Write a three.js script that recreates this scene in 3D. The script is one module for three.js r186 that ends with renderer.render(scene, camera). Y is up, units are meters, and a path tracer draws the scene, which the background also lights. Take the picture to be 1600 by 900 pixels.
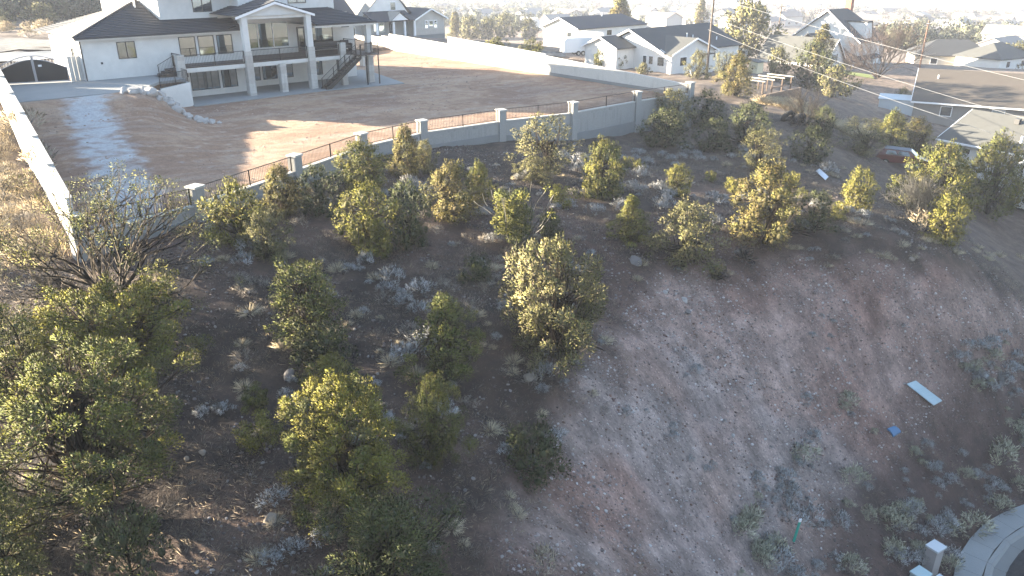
import * as THREE from 'three';
import { mergeGeometries } from 'three/addons/utils/BufferGeometryUtils.js';

// ---------------------------------------------------------------- camera, sky, sun, exposure
const scene = new THREE.Scene();
const CAM_H = 11.2, PITCH = 23 * Math.PI / 180, FOC = 1200;
const camera = new THREE.PerspectiveCamera(2 * Math.atan(450 / FOC) * 180 / Math.PI, 16 / 9, 0.3, 20000);
camera.position.set(0, CAM_H, 0);
camera.rotation.x = -PITCH;
const renderer = new THREE.WebGLRenderer({ antialias: true });
renderer.setSize(1024, 576);
renderer.toneMapping = THREE.LinearToneMapping;
renderer.toneMappingExposure = 8.4;
renderer.shadowMap.enabled = true;
const SUN_EL = 12.5 * Math.PI / 180;
const SUN = new THREE.Vector3(-0.966 * Math.cos(SUN_EL), Math.sin(SUN_EL), -0.259 * Math.cos(SUN_EL)).normalize();
{
  const W = 512, Hh = 256, d = new Float32Array(W * Hh * 4);
  for (let j = 0; j < Hh; j++) for (let i = 0; i < W; i++) {
    const el = ((j + 0.5) / Hh - 0.5) * Math.PI, az = ((i + 0.5) / W - 0.5) * 2 * Math.PI;
    const x = Math.cos(el) * Math.cos(az), y = Math.sin(el), z = Math.cos(el) * Math.sin(az);
    const k = Math.pow(1 - Math.max(0, y), 3.2);
    const c = Math.max(-1, Math.min(1, x * SUN.x + y * SUN.y + z * SUN.z));
    const glow = Math.exp(-(1 - c) * 5), glow2 = Math.exp(-(1 - c) * 40);
    let r = 0.072 + 0.125 * k, g = 0.112 + 0.128 * k, b = 0.178 + 0.09 * k;
    r += 0.12 * glow + 0.3 * glow2; g += 0.1 * glow + 0.25 * glow2; b += 0.065 * glow + 0.16 * glow2;
    if (y < 0) { r = 0.13; g = 0.125; b = 0.12; }
    const o = (j * W + i) * 4; d[o] = r; d[o + 1] = g; d[o + 2] = b; d[o + 3] = 1;
  }
  const t = new THREE.DataTexture(d, W, Hh, THREE.RGBAFormat, THREE.FloatType);
  t.mapping = THREE.EquirectangularReflectionMapping; t.magFilter = THREE.LinearFilter; t.minFilter = THREE.LinearFilter; t.needsUpdate = true;
  scene.background = t; scene.environment = t;
}
const sun = new THREE.DirectionalLight(new THREE.Color(1, 0.87, 0.67), 5);
sun.position.copy(SUN).multiplyScalar(300); sun.castShadow = true; sun.shadow.mapSize.set(4096, 4096);
Object.assign(sun.shadow.camera, { left: -150, right: 150, top: 120, bottom: -120, near: 1, far: 700 });
scene.add(sun, sun.target);
scene.fog = new THREE.FogExp2(new THREE.Color(0.82, 0.87, 1), 0.0004);

// ---------------------------------------------------------------- helpers
const R3 = (x, y, z) => new THREE.Vector3(x, y, z);
function rngOf(seed) { let s = seed >>> 0; return () => { s = (s + 0x6D2B79F5) | 0; let t = Math.imul(s ^ (s >>> 15), 1 | s); t = (t + Math.imul(t ^ (t >>> 7), 61 | t)) ^ t; return ((t ^ (t >>> 14)) >>> 0) / 4294967296; }; }
const clamp = (x, a, b) => Math.max(a, Math.min(b, x)), lerp = (a, b, t) => a + (b - a) * t;
const sm = (a, b, x) => { const t = clamp((x - a) / (b - a), 0, 1); return t * t * (3 - 2 * t); };
const hash2 = (i, j, s = 0) => { let h = Math.imul(i, 374761393) + Math.imul(j, 668265263) + Math.imul(s, 974634777); h = Math.imul(h ^ (h >>> 13), 1274126177); return ((h ^ (h >>> 16)) >>> 0) / 4294967296; };
function vnoise(x, y, s = 0, per = 0) {
  const i = Math.floor(x), j = Math.floor(y), f = x - i, g = y - j, u = f * f * (3 - 2 * f), v = g * g * (3 - 2 * g);
  const m = per ? (q) => ((q % per) + per) % per : (q) => q;
  const a = hash2(m(i), m(j), s), b = hash2(m(i + 1), m(j), s), c = hash2(m(i), m(j + 1), s), d = hash2(m(i + 1), m(j + 1), s);
  return lerp(lerp(a, b, u), lerp(c, d, u), v);
}
const fbm = (x, y, s = 0, o = 4) => { let a = 0, w = 0.5, n = 0; for (let k = 0; k < o; k++) { a += w * vnoise(x, y, s + k); n += w; w *= 0.5; x *= 2.03; y *= 2.03; } return a / n; };
const used = {};
function numbered(n) { const k = used[n] = (used[n] ?? -1) + 1; return k ? n + '_' + String(k).padStart(3, '0') : n; }
function tag(o, label, category, group, kind) {
  if (label) o.userData.label = label; if (category) o.userData.category = category;
  if (group) o.userData.group = group; if (kind) o.userData.kind = kind; return o;
}
function shade(m) { m.castShadow = true; m.receiveShadow = true; return m; }
function thing(name, label, category, x, y, z, turn = 0, group) {
  const o = new THREE.Group(); o.name = numbered(name); o.position.set(x, y, z); o.rotation.y = turn; scene.add(o); return tag(o, label, category, group);
}
function part(name, geos, mat, parent, label, kind) {
  if (Array.isArray(geos)) geos = geos.length > 1 ? mergeGeometries(geos) : geos[0];
  const m = shade(new THREE.Mesh(geos, mat)); m.name = name; if (label) m.userData.label = label; if (kind) m.userData.kind = kind; parent.add(m); return m;
}
function solo(name, geos, mat, label, category, group, kind) {
  if (Array.isArray(geos)) geos = geos.length > 1 ? mergeGeometries(geos) : geos[0];
  const m = shade(new THREE.Mesh(geos, mat)); m.name = numbered(name); scene.add(m); return tag(m, label, category, group, kind);
}
// convex polygon extruded along vec: flat faces, uv in metres
function prism(pts, vec) {
  const P = [], N = [], UV = [], a = pts.map((p) => R3(...p)), v = R3(...vec), b = a.map((p) => p.clone().add(v));
  const n = R3(0, 0, 0);
  for (let i = 1; i < a.length - 1; i++) n.add(a[i].clone().sub(a[0]).cross(a[i + 1].clone().sub(a[0])));
  const flip = n.dot(v) > 0;
  const top = flip ? a.slice().reverse() : a, bot = flip ? b.slice().reverse() : b;
  const tri = (p, q, r) => {
    const m = q.clone().sub(p).cross(r.clone().sub(p)).normalize();
    for (const w of [p, q, r]) {
      P.push(w.x, w.y, w.z); N.push(m.x, m.y, m.z);
      const ax = Math.abs(m.x), ay = Math.abs(m.y), az = Math.abs(m.z);
      if (ay > ax && ay > az) UV.push(w.x, w.z); else if (ax > az) UV.push(w.z, w.y); else UV.push(w.x, w.y);
    }
  };
  for (let i = 1; i < top.length - 1; i++) { tri(top[0], top[i], top[i + 1]); tri(bot[0], bot[i + 1], bot[i]); }
  for (let i = 0; i < top.length; i++) { const j = (i + 1) % top.length; tri(top[i], bot[i], bot[j]); tri(top[i], bot[j], top[j]); }
  const g = new THREE.BufferGeometry();
  g.setAttribute('position', new THREE.Float32BufferAttribute(P, 3)); g.setAttribute('normal', new THREE.Float32BufferAttribute(N, 3)); g.setAttribute('uv', new THREE.Float32BufferAttribute(UV, 2));
  return g;
}
const box = (x0, x1, y0, y1, z0, z1) => prism([[x0, y1, z0], [x0, y1, z1], [x1, y1, z1], [x1, y1, z0]], [0, y0 - y1, 0]);
const slab = (pts, th) => prism(pts, [0, -th, 0]);
function bar(p, q, r, sides = 5) { // straight bar between two points
  const a = R3(...p), b = R3(...q), d = b.clone().sub(a), L = d.length();
  const g = new THREE.CylinderGeometry(r, r, L, sides, 1).toNonIndexed();
  g.applyMatrix4(new THREE.Matrix4().compose(a.add(b).multiplyScalar(0.5), new THREE.Quaternion().setFromUnitVectors(R3(0, 1, 0), d.normalize()), R3(1, 1, 1)));
  return g;
}
function clipPoly(pts, n, d, keepAbove) {
  const out = [];
  for (let i = 0; i < pts.length; i++) {
    const p = pts[i], q = pts[(i + 1) % pts.length], a = (p.dot(n) - d) * (keepAbove ? 1 : -1), b = (q.dot(n) - d) * (keepAbove ? 1 : -1);
    if (a >= 0) out.push(p.clone());
    if ((a >= 0) !== (b >= 0)) out.push(p.clone().lerp(q, a / (a - b)));
  }
  return out;
}
// a roof plane laid in lapped courses, each one proud of the one above
function courses(pts, step, th = 0.06, lift = 0.05) {
  const a = pts.map((p) => R3(...p)), n = a[1].clone().sub(a[0]).cross(a[2].clone().sub(a[0])).normalize(); if (n.y < 0) n.negate();
  const up = R3(0, 1, 0).addScaledVector(n, -n.y).normalize(); let lo = 1e9, hi = -1e9;
  for (const p of a) { lo = Math.min(lo, p.dot(up)); hi = Math.max(hi, p.dot(up)); }
  const gs = [];
  for (let s = lo; s < hi - 1e-3; s += step) {
    let c = clipPoly(a, up, s, true); if (c.length > 2) c = clipPoly(c, up, Math.min(s + step, hi), false);
    if (c.length < 3) continue;
    const q = c.map((p) => p.clone().addScaledVector(n, lift * (1 - (p.dot(up) - s) / step))).map((p) => [p.x, p.y, p.z]);
    gs.push(prism(q, [-n.x * th, -n.y * th, -n.z * th]));
  }
  return mergeGeometries(gs);
}
// collector for leafy / woody meshes
class Acc {
  constructor() { this.p = []; this.n = []; this.c = []; this.i = []; }
  v(x, y, z, nx, ny, nz, c) { this.p.push(x, y, z); this.n.push(nx, ny, nz); this.c.push(c[0], c[1], c[2]); return this.p.length / 3 - 1; }
  geo() {
    const g = new THREE.BufferGeometry();
    g.setAttribute('position', new THREE.Float32BufferAttribute(this.p, 3)); g.setAttribute('normal', new THREE.Float32BufferAttribute(this.n, 3));
    g.setAttribute('color', new THREE.Float32BufferAttribute(this.c, 3)); g.setIndex(this.i); return g;
  }
  // a tapered bent tube through points
  tube(pts, r0, r1, sides, c) {
    const n = pts.length; let prev = null;
    for (let k = 0; k < n; k++) {
      const t = (k < n - 1 ? pts[k + 1].clone().sub(pts[k]) : pts[k].clone().sub(pts[k - 1])).normalize();
      const u = (Math.abs(t.y) < 0.9 ? R3(0, 1, 0) : R3(1, 0, 0)).cross(t).normalize(), w = t.clone().cross(u), r = lerp(r0, r1, k / (n - 1)), ring = [];
      for (let s = 0; s < sides; s++) { const a = s / sides * 6.2832, nx = u.x * Math.cos(a) + w.x * Math.sin(a), ny = u.y * Math.cos(a) + w.y * Math.sin(a), nz = u.z * Math.cos(a) + w.z * Math.sin(a); ring.push(this.v(pts[k].x + nx * r, pts[k].y + ny * r, pts[k].z + nz * r, nx, ny, nz, c)); }
      if (prev) for (let s = 0; s < sides; s++) { const q = (s + 1) % sides; this.i.push(prev[s], ring[q], prev[q], prev[s], ring[s], ring[q]); }
      prev = ring;
    }
  }
  // a narrow leaf spray: base p, direction d, length L, half width w, wished normal m
  leaf(p, d, L, w, m, c, c2, rnd) {
    const s = R3(rnd() - 0.5, rnd() - 0.5, rnd() - 0.5).cross(d).normalize(); let g = s.clone().cross(d); if (g.dot(m) < 0) s.negate();
    const a = this.v(p.x, p.y, p.z, m.x, m.y, m.z, c), h = L * 0.55, x = p.x + d.x * h, y = p.y + d.y * h, z = p.z + d.z * h;
    const b = this.v(x + s.x * w, y + s.y * w, z + s.z * w, m.x, m.y, m.z, c), e = this.v(p.x + d.x * L, p.y + d.y * L, p.z + d.z * L, m.x, m.y, m.z, c2), f = this.v(x - s.x * w, y - s.y * w, z - s.z * w, m.x, m.y, m.z, c);
    this.i.push(a, b, e, a, e, f);
  }
}
const unit = (r) => { const z = r() * 2 - 1, a = r() * 6.2832, q = Math.sqrt(1 - z * z); return R3(q * Math.cos(a), z, q * Math.sin(a)); };
function dataTex(size, fn, srgb = true) {
  const d = new Uint8Array(size * size * 4);
  for (let j = 0; j < size; j++) for (let i = 0; i < size; i++) { const c = fn(i / size, j / size, i, j), o = (j * size + i) * 4; for (let k = 0; k < 3; k++) d[o + k] = clamp(Math.round(c[k] * 255), 0, 255); d[o + 3] = 255; }
  const t = new THREE.DataTexture(d, size, size); t.wrapS = t.wrapT = THREE.RepeatWrapping; t.magFilter = THREE.LinearFilter; t.minFilter = THREE.LinearMipmapLinearFilter; t.generateMipmaps = true;
  if (srgb) t.colorSpace = THREE.SRGBColorSpace; t.needsUpdate = true; return t;
}
const LIN = (r, g, b) => new THREE.Color().setRGB(r, g, b);
const std = (c, rough = 0.85, extra = {}) => new THREE.MeshStandardMaterial({ color: Array.isArray(c) ? LIN(...c) : c, roughness: rough, ...extra });

// ---------------------------------------------------------------- textures and materials
const pn = (u, v, f, s) => vnoise(u * f, v * f, s, f);
const mottle = dataTex(512, (u, v) => { const a = 0.5 * pn(u, v, 4, 1) + 0.25 * pn(u, v, 16, 2) + 0.15 * pn(u, v, 64, 3) + 0.1 * pn(u, v, 256, 4), k = 0.94 + 0.1 * (a - 0.5); return [k, k, k * 0.99]; });
const grit = dataTex(1024, (u, v) => {
  let k = 0.74 + 0.24 * (pn(u, v, 12, 5) - 0.5) + 0.14 * (pn(u, v, 30, 6) - 0.5) + 0.1 * (pn(u, v, 70, 14) - 0.5) + 0.12 * (pn(u, v, 150, 7) - 0.5) + 0.06 * (pn(u, v, 400, 8) - 0.5);
  const s = hash2(Math.floor(u * 200), Math.floor(v * 200), 9); if (s > 0.98) k += 0.2; if (s < 0.03) k -= 0.16;
  return [k, k * 0.985, k * 0.97];
});
const stain = dataTex(512, (u, v) => { const run = pn(u, 0.3 + v * 0.06, 90, 21) * 0.6 + pn(u, v * 0.15, 30, 22) * 0.4, a = pn(u, v, 6, 23), k = 0.93 - 0.2 * Math.max(0, run - 0.5) * sm(0.2, 0.8, a) + 0.05 * (pn(u, v, 120, 24) - 0.5); return [k, k * 0.995, k * 0.985]; });
const gritBump = dataTex(512, (u, v) => { const k = 0.5 * pn(u, v, 32, 11) + 0.3 * pn(u, v, 90, 12) + 0.3 * pn(u, v, 256, 13); return [k, k, k]; }, false);
const rep = (t, n) => { const c = t.clone(); c.repeat.set(n, n); c.needsUpdate = true; return c; };
const M = {
  stucco: std([0.72, 0.71, 0.69], 0.9, { map: rep(mottle, 0.25), bumpMap: rep(gritBump, 0.8), bumpScale: 0.004 }),
  stuccoTan: std([0.6, 0.55, 0.47], 0.9, { map: rep(mottle, 0.25) }),
  stuccoGrey: std([0.5, 0.49, 0.47], 0.9, { map: rep(mottle, 0.25) }),
  siding: std([0.8, 0.79, 0.77], 0.75, { map: rep(mottle, 0.2) }),
  trim: std([0.82, 0.82, 0.82], 0.6),
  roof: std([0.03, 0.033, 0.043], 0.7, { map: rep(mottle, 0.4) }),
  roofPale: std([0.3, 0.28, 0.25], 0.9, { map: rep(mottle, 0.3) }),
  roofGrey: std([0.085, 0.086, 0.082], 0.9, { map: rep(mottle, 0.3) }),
  roofBrown: std([0.095, 0.078, 0.064], 0.9, { map: rep(mottle, 0.3) }),
  roofDark: std([0.05, 0.052, 0.055], 0.85, { map: rep(mottle, 0.3) }),
  stone: std([0.5, 0.47, 0.44], 0.9, { map: rep(mottle, 0.9), bumpMap: rep(gritBump, 0.5), bumpScale: 0.02 }),
  stoneB: std([0.4, 0.37, 0.34], 0.9, { map: rep(mottle, 0.9) }),
  black: std([0.011, 0.011, 0.012], 0.5, { metalness: 0.2 }),
  bronze: std([0.045, 0.03, 0.025], 0.55, { metalness: 0.2 }),
  frame: std([0.03, 0.03, 0.032], 0.5),
  frameWhite: std([0.75, 0.75, 0.75], 0.5),
  glass: std([0.25, 0.31, 0.335], 0.04, { metalness: 1 }),
  glassDark: std([0.1, 0.12, 0.14], 0.06, { metalness: 0.9 }),
  concrete: std([0.26, 0.265, 0.265], 0.9, { map: rep(mottle, 0.15), bumpMap: rep(gritBump, 0.5), bumpScale: 0.003 }),
  block: std([0.36, 0.36, 0.35], 0.92, { map: rep(stain, 0.14), bumpMap: rep(gritBump, 0.5), bumpScale: 0.006 }),
  cap: std([0.5, 0.49, 0.47], 0.9, { map: rep(mottle, 0.5) }),
  asphalt: std([0.05, 0.05, 0.053], 0.95, { map: rep(grit, 0.3) }),
  road: std([0.2, 0.2, 0.2], 0.95, { map: rep(grit, 0.2) }),
  wood: std([0.2, 0.14, 0.1], 0.9, { map: rep(mottle, 0.6) }),
  redwood: std([0.3, 0.12, 0.07], 0.9),
  pole: std([0.14, 0.11, 0.09], 0.95, { map: rep(mottle, 0.8) }),
  brick: std([0.34, 0.15, 0.1], 0.9, { map: rep(mottle, 0.8) }),
  wire: std([0.3, 0.3, 0.3], 0.6),
  foliage: new THREE.MeshStandardMaterial({ vertexColors: true, roughness: 0.8, side: THREE.DoubleSide }),
  bark: new THREE.MeshStandardMaterial({ vertexColors: true, roughness: 0.95 }),
  rock: new THREE.MeshStandardMaterial({ vertexColors: true, roughness: 0.95, bumpMap: rep(gritBump, 1), bumpScale: 0.01 }),
  ground: new THREE.MeshStandardMaterial({ vertexColors: true, roughness: 0.97, map: rep(grit, 1 / 9), bumpMap: rep(gritBump, 1 / 3.3), bumpScale: 0.025 }),
  red: new THREE.MeshPhysicalMaterial({ color: LIN(0.1, 0.016, 0.014), roughness: 0.35, clearcoat: 0.6 }),
  rubber: std([0.02, 0.02, 0.02], 0.9),
  steel: std([0.5, 0.5, 0.5], 0.4, { metalness: 0.8 }),
  white: std([0.8, 0.8, 0.79], 0.5),
};

// ---------------------------------------------------------------- plan of the place
// house frame: origin at the left porch column, +x along the facade, +z out of it
const TH = 0.742, HU = [Math.cos(TH), -Math.sin(TH)], HN = [Math.sin(TH), Math.cos(TH)], HO = [-23.54, -71];
const ab = (x, z) => { const p = x - HO[0], q = z - HO[1]; return [p * HU[0] + q * HU[1], p * HN[0] + q * HN[1]]; };
const fromAB = (a, b) => [HO[0] + HU[0] * a + HN[0] * b, HO[1] + HU[1] * a + HN[1] * b];
const CA = [-19, -31.8], CB = [15.95, -70.3], CC = [-17, -111], CD = [-41, -62.5];
const FENCE = [CA, [-15.51, -36.51], [-12.37, -43.11], [-9.67, -49.13], [-6.25, -53.48], [-0.81, -57.6], [4.79, -60.96], [10.61, -66.3], CB];
const YARD = [...FENCE, CC, CD];
function inPoly(P, x, z) { let c = false; for (let i = 0, j = P.length - 1; i < P.length; j = i++) if ((P[i][1] > z) !== (P[j][1] > z) && x < (P[j][0] - P[i][0]) * (z - P[i][1]) / (P[j][1] - P[i][1]) + P[i][0]) c = !c; return c; }
function edgeDist(P, x, z, open = false) { let m = 1e9; for (let i = 0, n = P.length; i < n - (open ? 1 : 0); i++) { const a = P[i], b = P[(i + 1) % n], dx = b[0] - a[0], dz = b[1] - a[1], t = clamp(((x - a[0]) * dx + (z - a[1]) * dz) / (dx * dx + dz * dz), 0, 1); m = Math.min(m, Math.hypot(x - a[0] - dx * t, z - a[1] - dz * t)); } return m; }
function yardH(x, z) {
  const [a, b] = ab(x, z), up = b < 5.5 ? 2.2 : b < 11 ? lerp(2.2, 1.25, sm(5.5, 11, b)) : 1.25 * (1 - clamp((b - 11) / 23, 0, 1));
  const bt = clamp((b - 2.2) / 23, 0, 1), bs = sm(0.5, 1.4, b), e0 = lerp(-6.6, lerp(-9.8, -20, bt), bs), e1 = lerp(-6.2, lerp(-6.8, -10, bt), bs), w = 1 - sm(e0, e1, a);
  return up * w + (fbm(x * 0.35, z * 0.35, 40, 3) - 0.5) * 0.16 * sm(3, 8, b);
}
const rayDir = (px, py) => R3((px - 800) / FOC, -(py - 450) / FOC, -1).applyEuler(camera.rotation);
const dropPt = (px, py, drop) => { const d = rayDir(px, py), t = -drop / d.y; return [d.x * t, d.z * t, CAM_H - drop]; };
// far country: the hill falls to a valley town; a rise to the left
function farH(x, z) {
  const D = Math.hypot(x, z), K = [[0, -4], [130, -3.5], [190, -8.5], [350, -17], [600, -26], [1100, -40], [2500, -58], [6000, -72], [12000, -80]];
  let y = K[K.length - 1][1]; for (let i = 1; i < K.length; i++) if (D < K[i][0]) { y = lerp(K[i - 1][1], K[i][1], (D - K[i - 1][0]) / (K[i][0] - K[i - 1][0])); break; }
  const left = sm(-0.3, -0.62, x / Math.max(20, -z)); y += left * sm(90, 260, D) * 15 * (1 - sm(600, 1500, D));
  return y + (fbm(x / 90, z / 90, 60, 3) - 0.5) * 5 * sm(150, 320, D);
}
const CTRL = [];
for (const q of [[340, 345, 11.9], [480, 300, 12], [580, 262, 12], [665, 238, 12.1], [790, 228, 12.6], [895, 221, 13.1], [985, 213, 13.7], [1077, 197, 13.8], [340, 400, 12.2], [400, 580, 14], [600, 700, 14.8], [620, 880, 15.5], [850, 870, 16.5], [150, 800, 14.4], [250, 500, 12.9], [50, 600, 13.3], [600, 400, 12.8], [600, 550, 14], [800, 400, 13.5], [750, 600, 15], [885, 560, 15.2], [990, 380, 14.3], [700, 300, 12.5], [900, 300, 13.3], [1060, 300, 14], [1200, 300, 14.8], [1200, 220, 14], [1335, 320, 15.3], [1450, 370, 15.8],
  [1000, 440, 15.3], [1200, 400, 15.5], [1350, 400, 15.8], [1500, 430, 16.8], [1590, 500, 20], [1590, 600, 23.5], [1590, 760, 26.3], [1100, 600, 18.7], [1442, 622, 22], [1300, 800, 24], [1500, 850, 26.4], [1050, 880, 21], [1000, 750, 19], [930, 600, 16.2], [1250, 560, 19.3],
  [1250, 180, 14], [1215, 132, 15], [1340, 200, 15.8], [1470, 250, 20.5], [1590, 440, 20], [1000, 112, 14.9], [940, 120, 14.2], [830, 90, 13.2], [750, 60, 11.8], [640, 55, 11.8], [893, 80, 13.4], [1440, 178, 20.7]]) CTRL.push(dropPt(...q));
CTRL.push([30, -28, -15.4], [26, -24, -15.5], [36, -36, -15.4], [22, -20, -15.5], [14, -18, -14], [40, -46, -13.5], [42, -62, -11], [-41, -62.5, 1.4], [-25, -41, -0.5], [-31.5, -50, -0.5], [-21, -34, -0.7], [-23, -29, -1.3], [-32, -35, -1], [-42, -50, 0.5], [-52, -62, 1.6], [-60, -80, 2.6], [-50, -100, 2.3], [-36, -112, 1.8], [-46, -85, 2.2], [-17, -113, 0.2], [-2.5, -94, -1.2], [3, -86, -1.6], [9, -79, -2], [0, -8, -5.5], [-15, -8, -4.2], [12, -8, -11], [30, 5, -16]);
for (const az of [-60, -45, -30, -15, 0, 12, 24, 36, 48, 60]) { const a = az * Math.PI / 180, x = 185 * Math.sin(a), z = -185 * Math.cos(a); CTRL.push([x, z, farH(x, z)]); }
for (const [x, z] of [[-70, 20], [0, 50], [70, 20], [-90, -50], [95, -60]]) CTRL.push([x, z, x < 0 ? -1 : x > 0 ? -14 : -7]);
const TPS = (() => {
  const n = CTRL.length, S = 50, m = n + 3, A = [], U = (r2) => r2 > 1e-9 ? r2 * Math.log(r2) * 0.5 : 0;
  for (let i = 0; i < m; i++) A.push(new Float64Array(m + 1));
  for (let i = 0; i < n; i++) {
    const [x, z, y] = CTRL[i];
    for (let j = 0; j < n; j++) A[i][j] = U(((x - CTRL[j][0]) ** 2 + (z - CTRL[j][1]) ** 2) / S / S) + (i === j ? 0.0015 : 0);
    A[i][n] = 1; A[i][n + 1] = x / S; A[i][n + 2] = z / S; A[n][i] = 1; A[n + 1][i] = x / S; A[n + 2][i] = z / S; A[i][m] = y;
  }
  for (let c = 0; c < m; c++) {
    let p = c; for (let r = c + 1; r < m; r++) if (Math.abs(A[r][c]) > Math.abs(A[p][c])) p = r; [A[c], A[p]] = [A[p], A[c]];
    for (let r = c + 1; r < m; r++) { const f = A[r][c] / A[c][c]; if (f) for (let k = c; k <= m; k++) A[r][k] -= f * A[c][k]; }
  }
  const w = new Float64Array(m); for (let r = m - 1; r >= 0; r--) { let s = A[r][m]; for (let k = r + 1; k < m; k++) s -= A[r][k] * w[k]; w[r] = s / A[r][r]; }
  return (x, z) => { let s = w[n] + w[n + 1] * x / S + w[n + 2] * z / S; for (let j = 0; j < n; j++) s += w[j] * U(((x - CTRL[j][0]) ** 2 + (z - CTRL[j][1]) ** 2) / S / S); return s; };
})();
const WALKD = [0.707, -0.707], WALK0 = [23.4, -31.2]; // the pavement's inner edge passes here, running along WALKD
{ const dx = 26.9 - 21.6, dz = -33.2 + 29.0, l = Math.hypot(dx, dz); WALKD[0] = dx / l; WALKD[1] = dz / l; WALK0[0] = 23.66; WALK0[1] = -31.13; }
const WR = 13.4, WC = [WALK0[0] - WALKD[1] * WR, WALK0[1] + WALKD[0] * WR], WT = Math.atan2(WALK0[1] - WC[1], WALK0[0] - WC[0]); // it bends round this centre
const walkCross = (x, z) => WR - Math.hypot(x - WC[0], z - WC[1]); // metres towards the road
const ROADY = -15.4;
function groundBase(x, z) {
  const D = Math.hypot(x, z), f = sm(125, 180, D); let y = f >= 1 ? farH(x, z) : lerp(TPS(x, z), farH(x, z), f);
  if (D < 60) { const k = walkCross(x, z), s = sm(-2.5, -0.3, k) * (1 - sm(20, 30, Math.abs((x - WALK0[0]) * WALKD[0] + (z - WALK0[1]) * WALKD[1]))); y = lerp(y, ROADY - 0.35 * sm(-0.2, 0.2, k), s); }
  return y;
}
let bankReady = false;
function groundH(x, z) {
  let y = groundBase(x, z); const D = Math.hypot(x, z);
  if (x > -50 && x < 20 && z > -115 && z < -30 && inPoly(YARD, x, z)) y = Math.min(y, yardH(x, z) - 0.2) - sm(0.05, 1.2, edgeDist(YARD, x, z)) * 0.8;
  else if (D < 130 && x > -4 && D < 52 && bankReady) { const b = bankMask(x, z), s = x * 0.784 - z * 0.62, k = x * 0.62 + z * 0.784; y += (fbm(x * 0.5, z * 0.5, 20, 4) - 0.5) * 0.42 + (fbm(x * 0.12, z * 0.12, 25, 3) - 0.5) * 0.7 * (walkCross(x, z) > -3 ? 0 : 1) - b * 0.3 * Math.pow(Math.max(0, fbm(s * 0.75 + 0.5 * Math.sin(k * 0.3), k * 0.09, 150, 3) - 0.42) * 2.4, 1.5) * (walkCross(x, z) > -3 ? 0 : 1); }
  else if (D < 130) y += (fbm(x * 0.5, z * 0.5, 20, 4) - 0.5) * 0.42 + (fbm(x * 0.12, z * 0.12, 25, 3) - 0.5) * 0.7 * (walkCross(x, z) > -3 ? 0 : 1);
  return y;
}
const surf = (x, z) => (x > -50 && x < 20 && z > -115 && z < -30 && inPoly(YARD, x, z)) ? yardH(x, z) : groundH(x, z);
function at(px, py) { // where a line of sight meets the ground
  const d = rayDir(px, py); let t = 8, s = 0.25, prev = t;
  for (; t < 9000; prev = t, t += s, s *= 1.006) if (CAM_H + d.y * t < surf(d.x * t, d.z * t)) break;
  for (let k = 0; k < 14; k++) { const m = (prev + t) / 2; if (CAM_H + d.y * m < surf(d.x * m, d.z * m)) t = m; else prev = m; }
  const x = d.x * t, z = d.z * t, D = Math.hypot(x, z); return { x, y: surf(x, z), z, t, D, m: t / FOC, dep: Math.atan2(-d.y, Math.hypot(d.x, d.z)) };
}
const atXZ = (px, py) => { const p = at(px, py); return [p.x, p.z]; };
// the bare cut bank, and other patches of ground, outlined on the ground itself
const BANK = [[1010, 428], [965, 520], [925, 600], [890, 690], [842, 800], [800, 893], [1290, 893], [1330, 740], [1450, 660], [1595, 600], [1595, 470], [1500, 440], [1400, 412], [1250, 425], [1130, 432]].map((p) => atXZ(...p));
const STRAW = [[1185, 160], [1250, 178], [1330, 215], [1420, 235], [1400, 212], [1300, 190], [1240, 160], [1200, 150]].map((p) => atXZ(...p));
const LEFTW = [CA, CD, [-70, -70], [-60, -30], [-26, -27]];
const bankMask = (x, z) => { const d = edgeDist(BANK, x, z); return sm(-1.6, 1.6, (inPoly(BANK, x, z) ? d : -d) + (fbm(x * 0.6, z * 0.6, 70, 3) - 0.5) * 3); };
bankReady = true;
const mixc = (a, b, t) => [lerp(a[0], b[0], t), lerp(a[1], b[1], t), lerp(a[2], b[2], t)];
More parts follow.
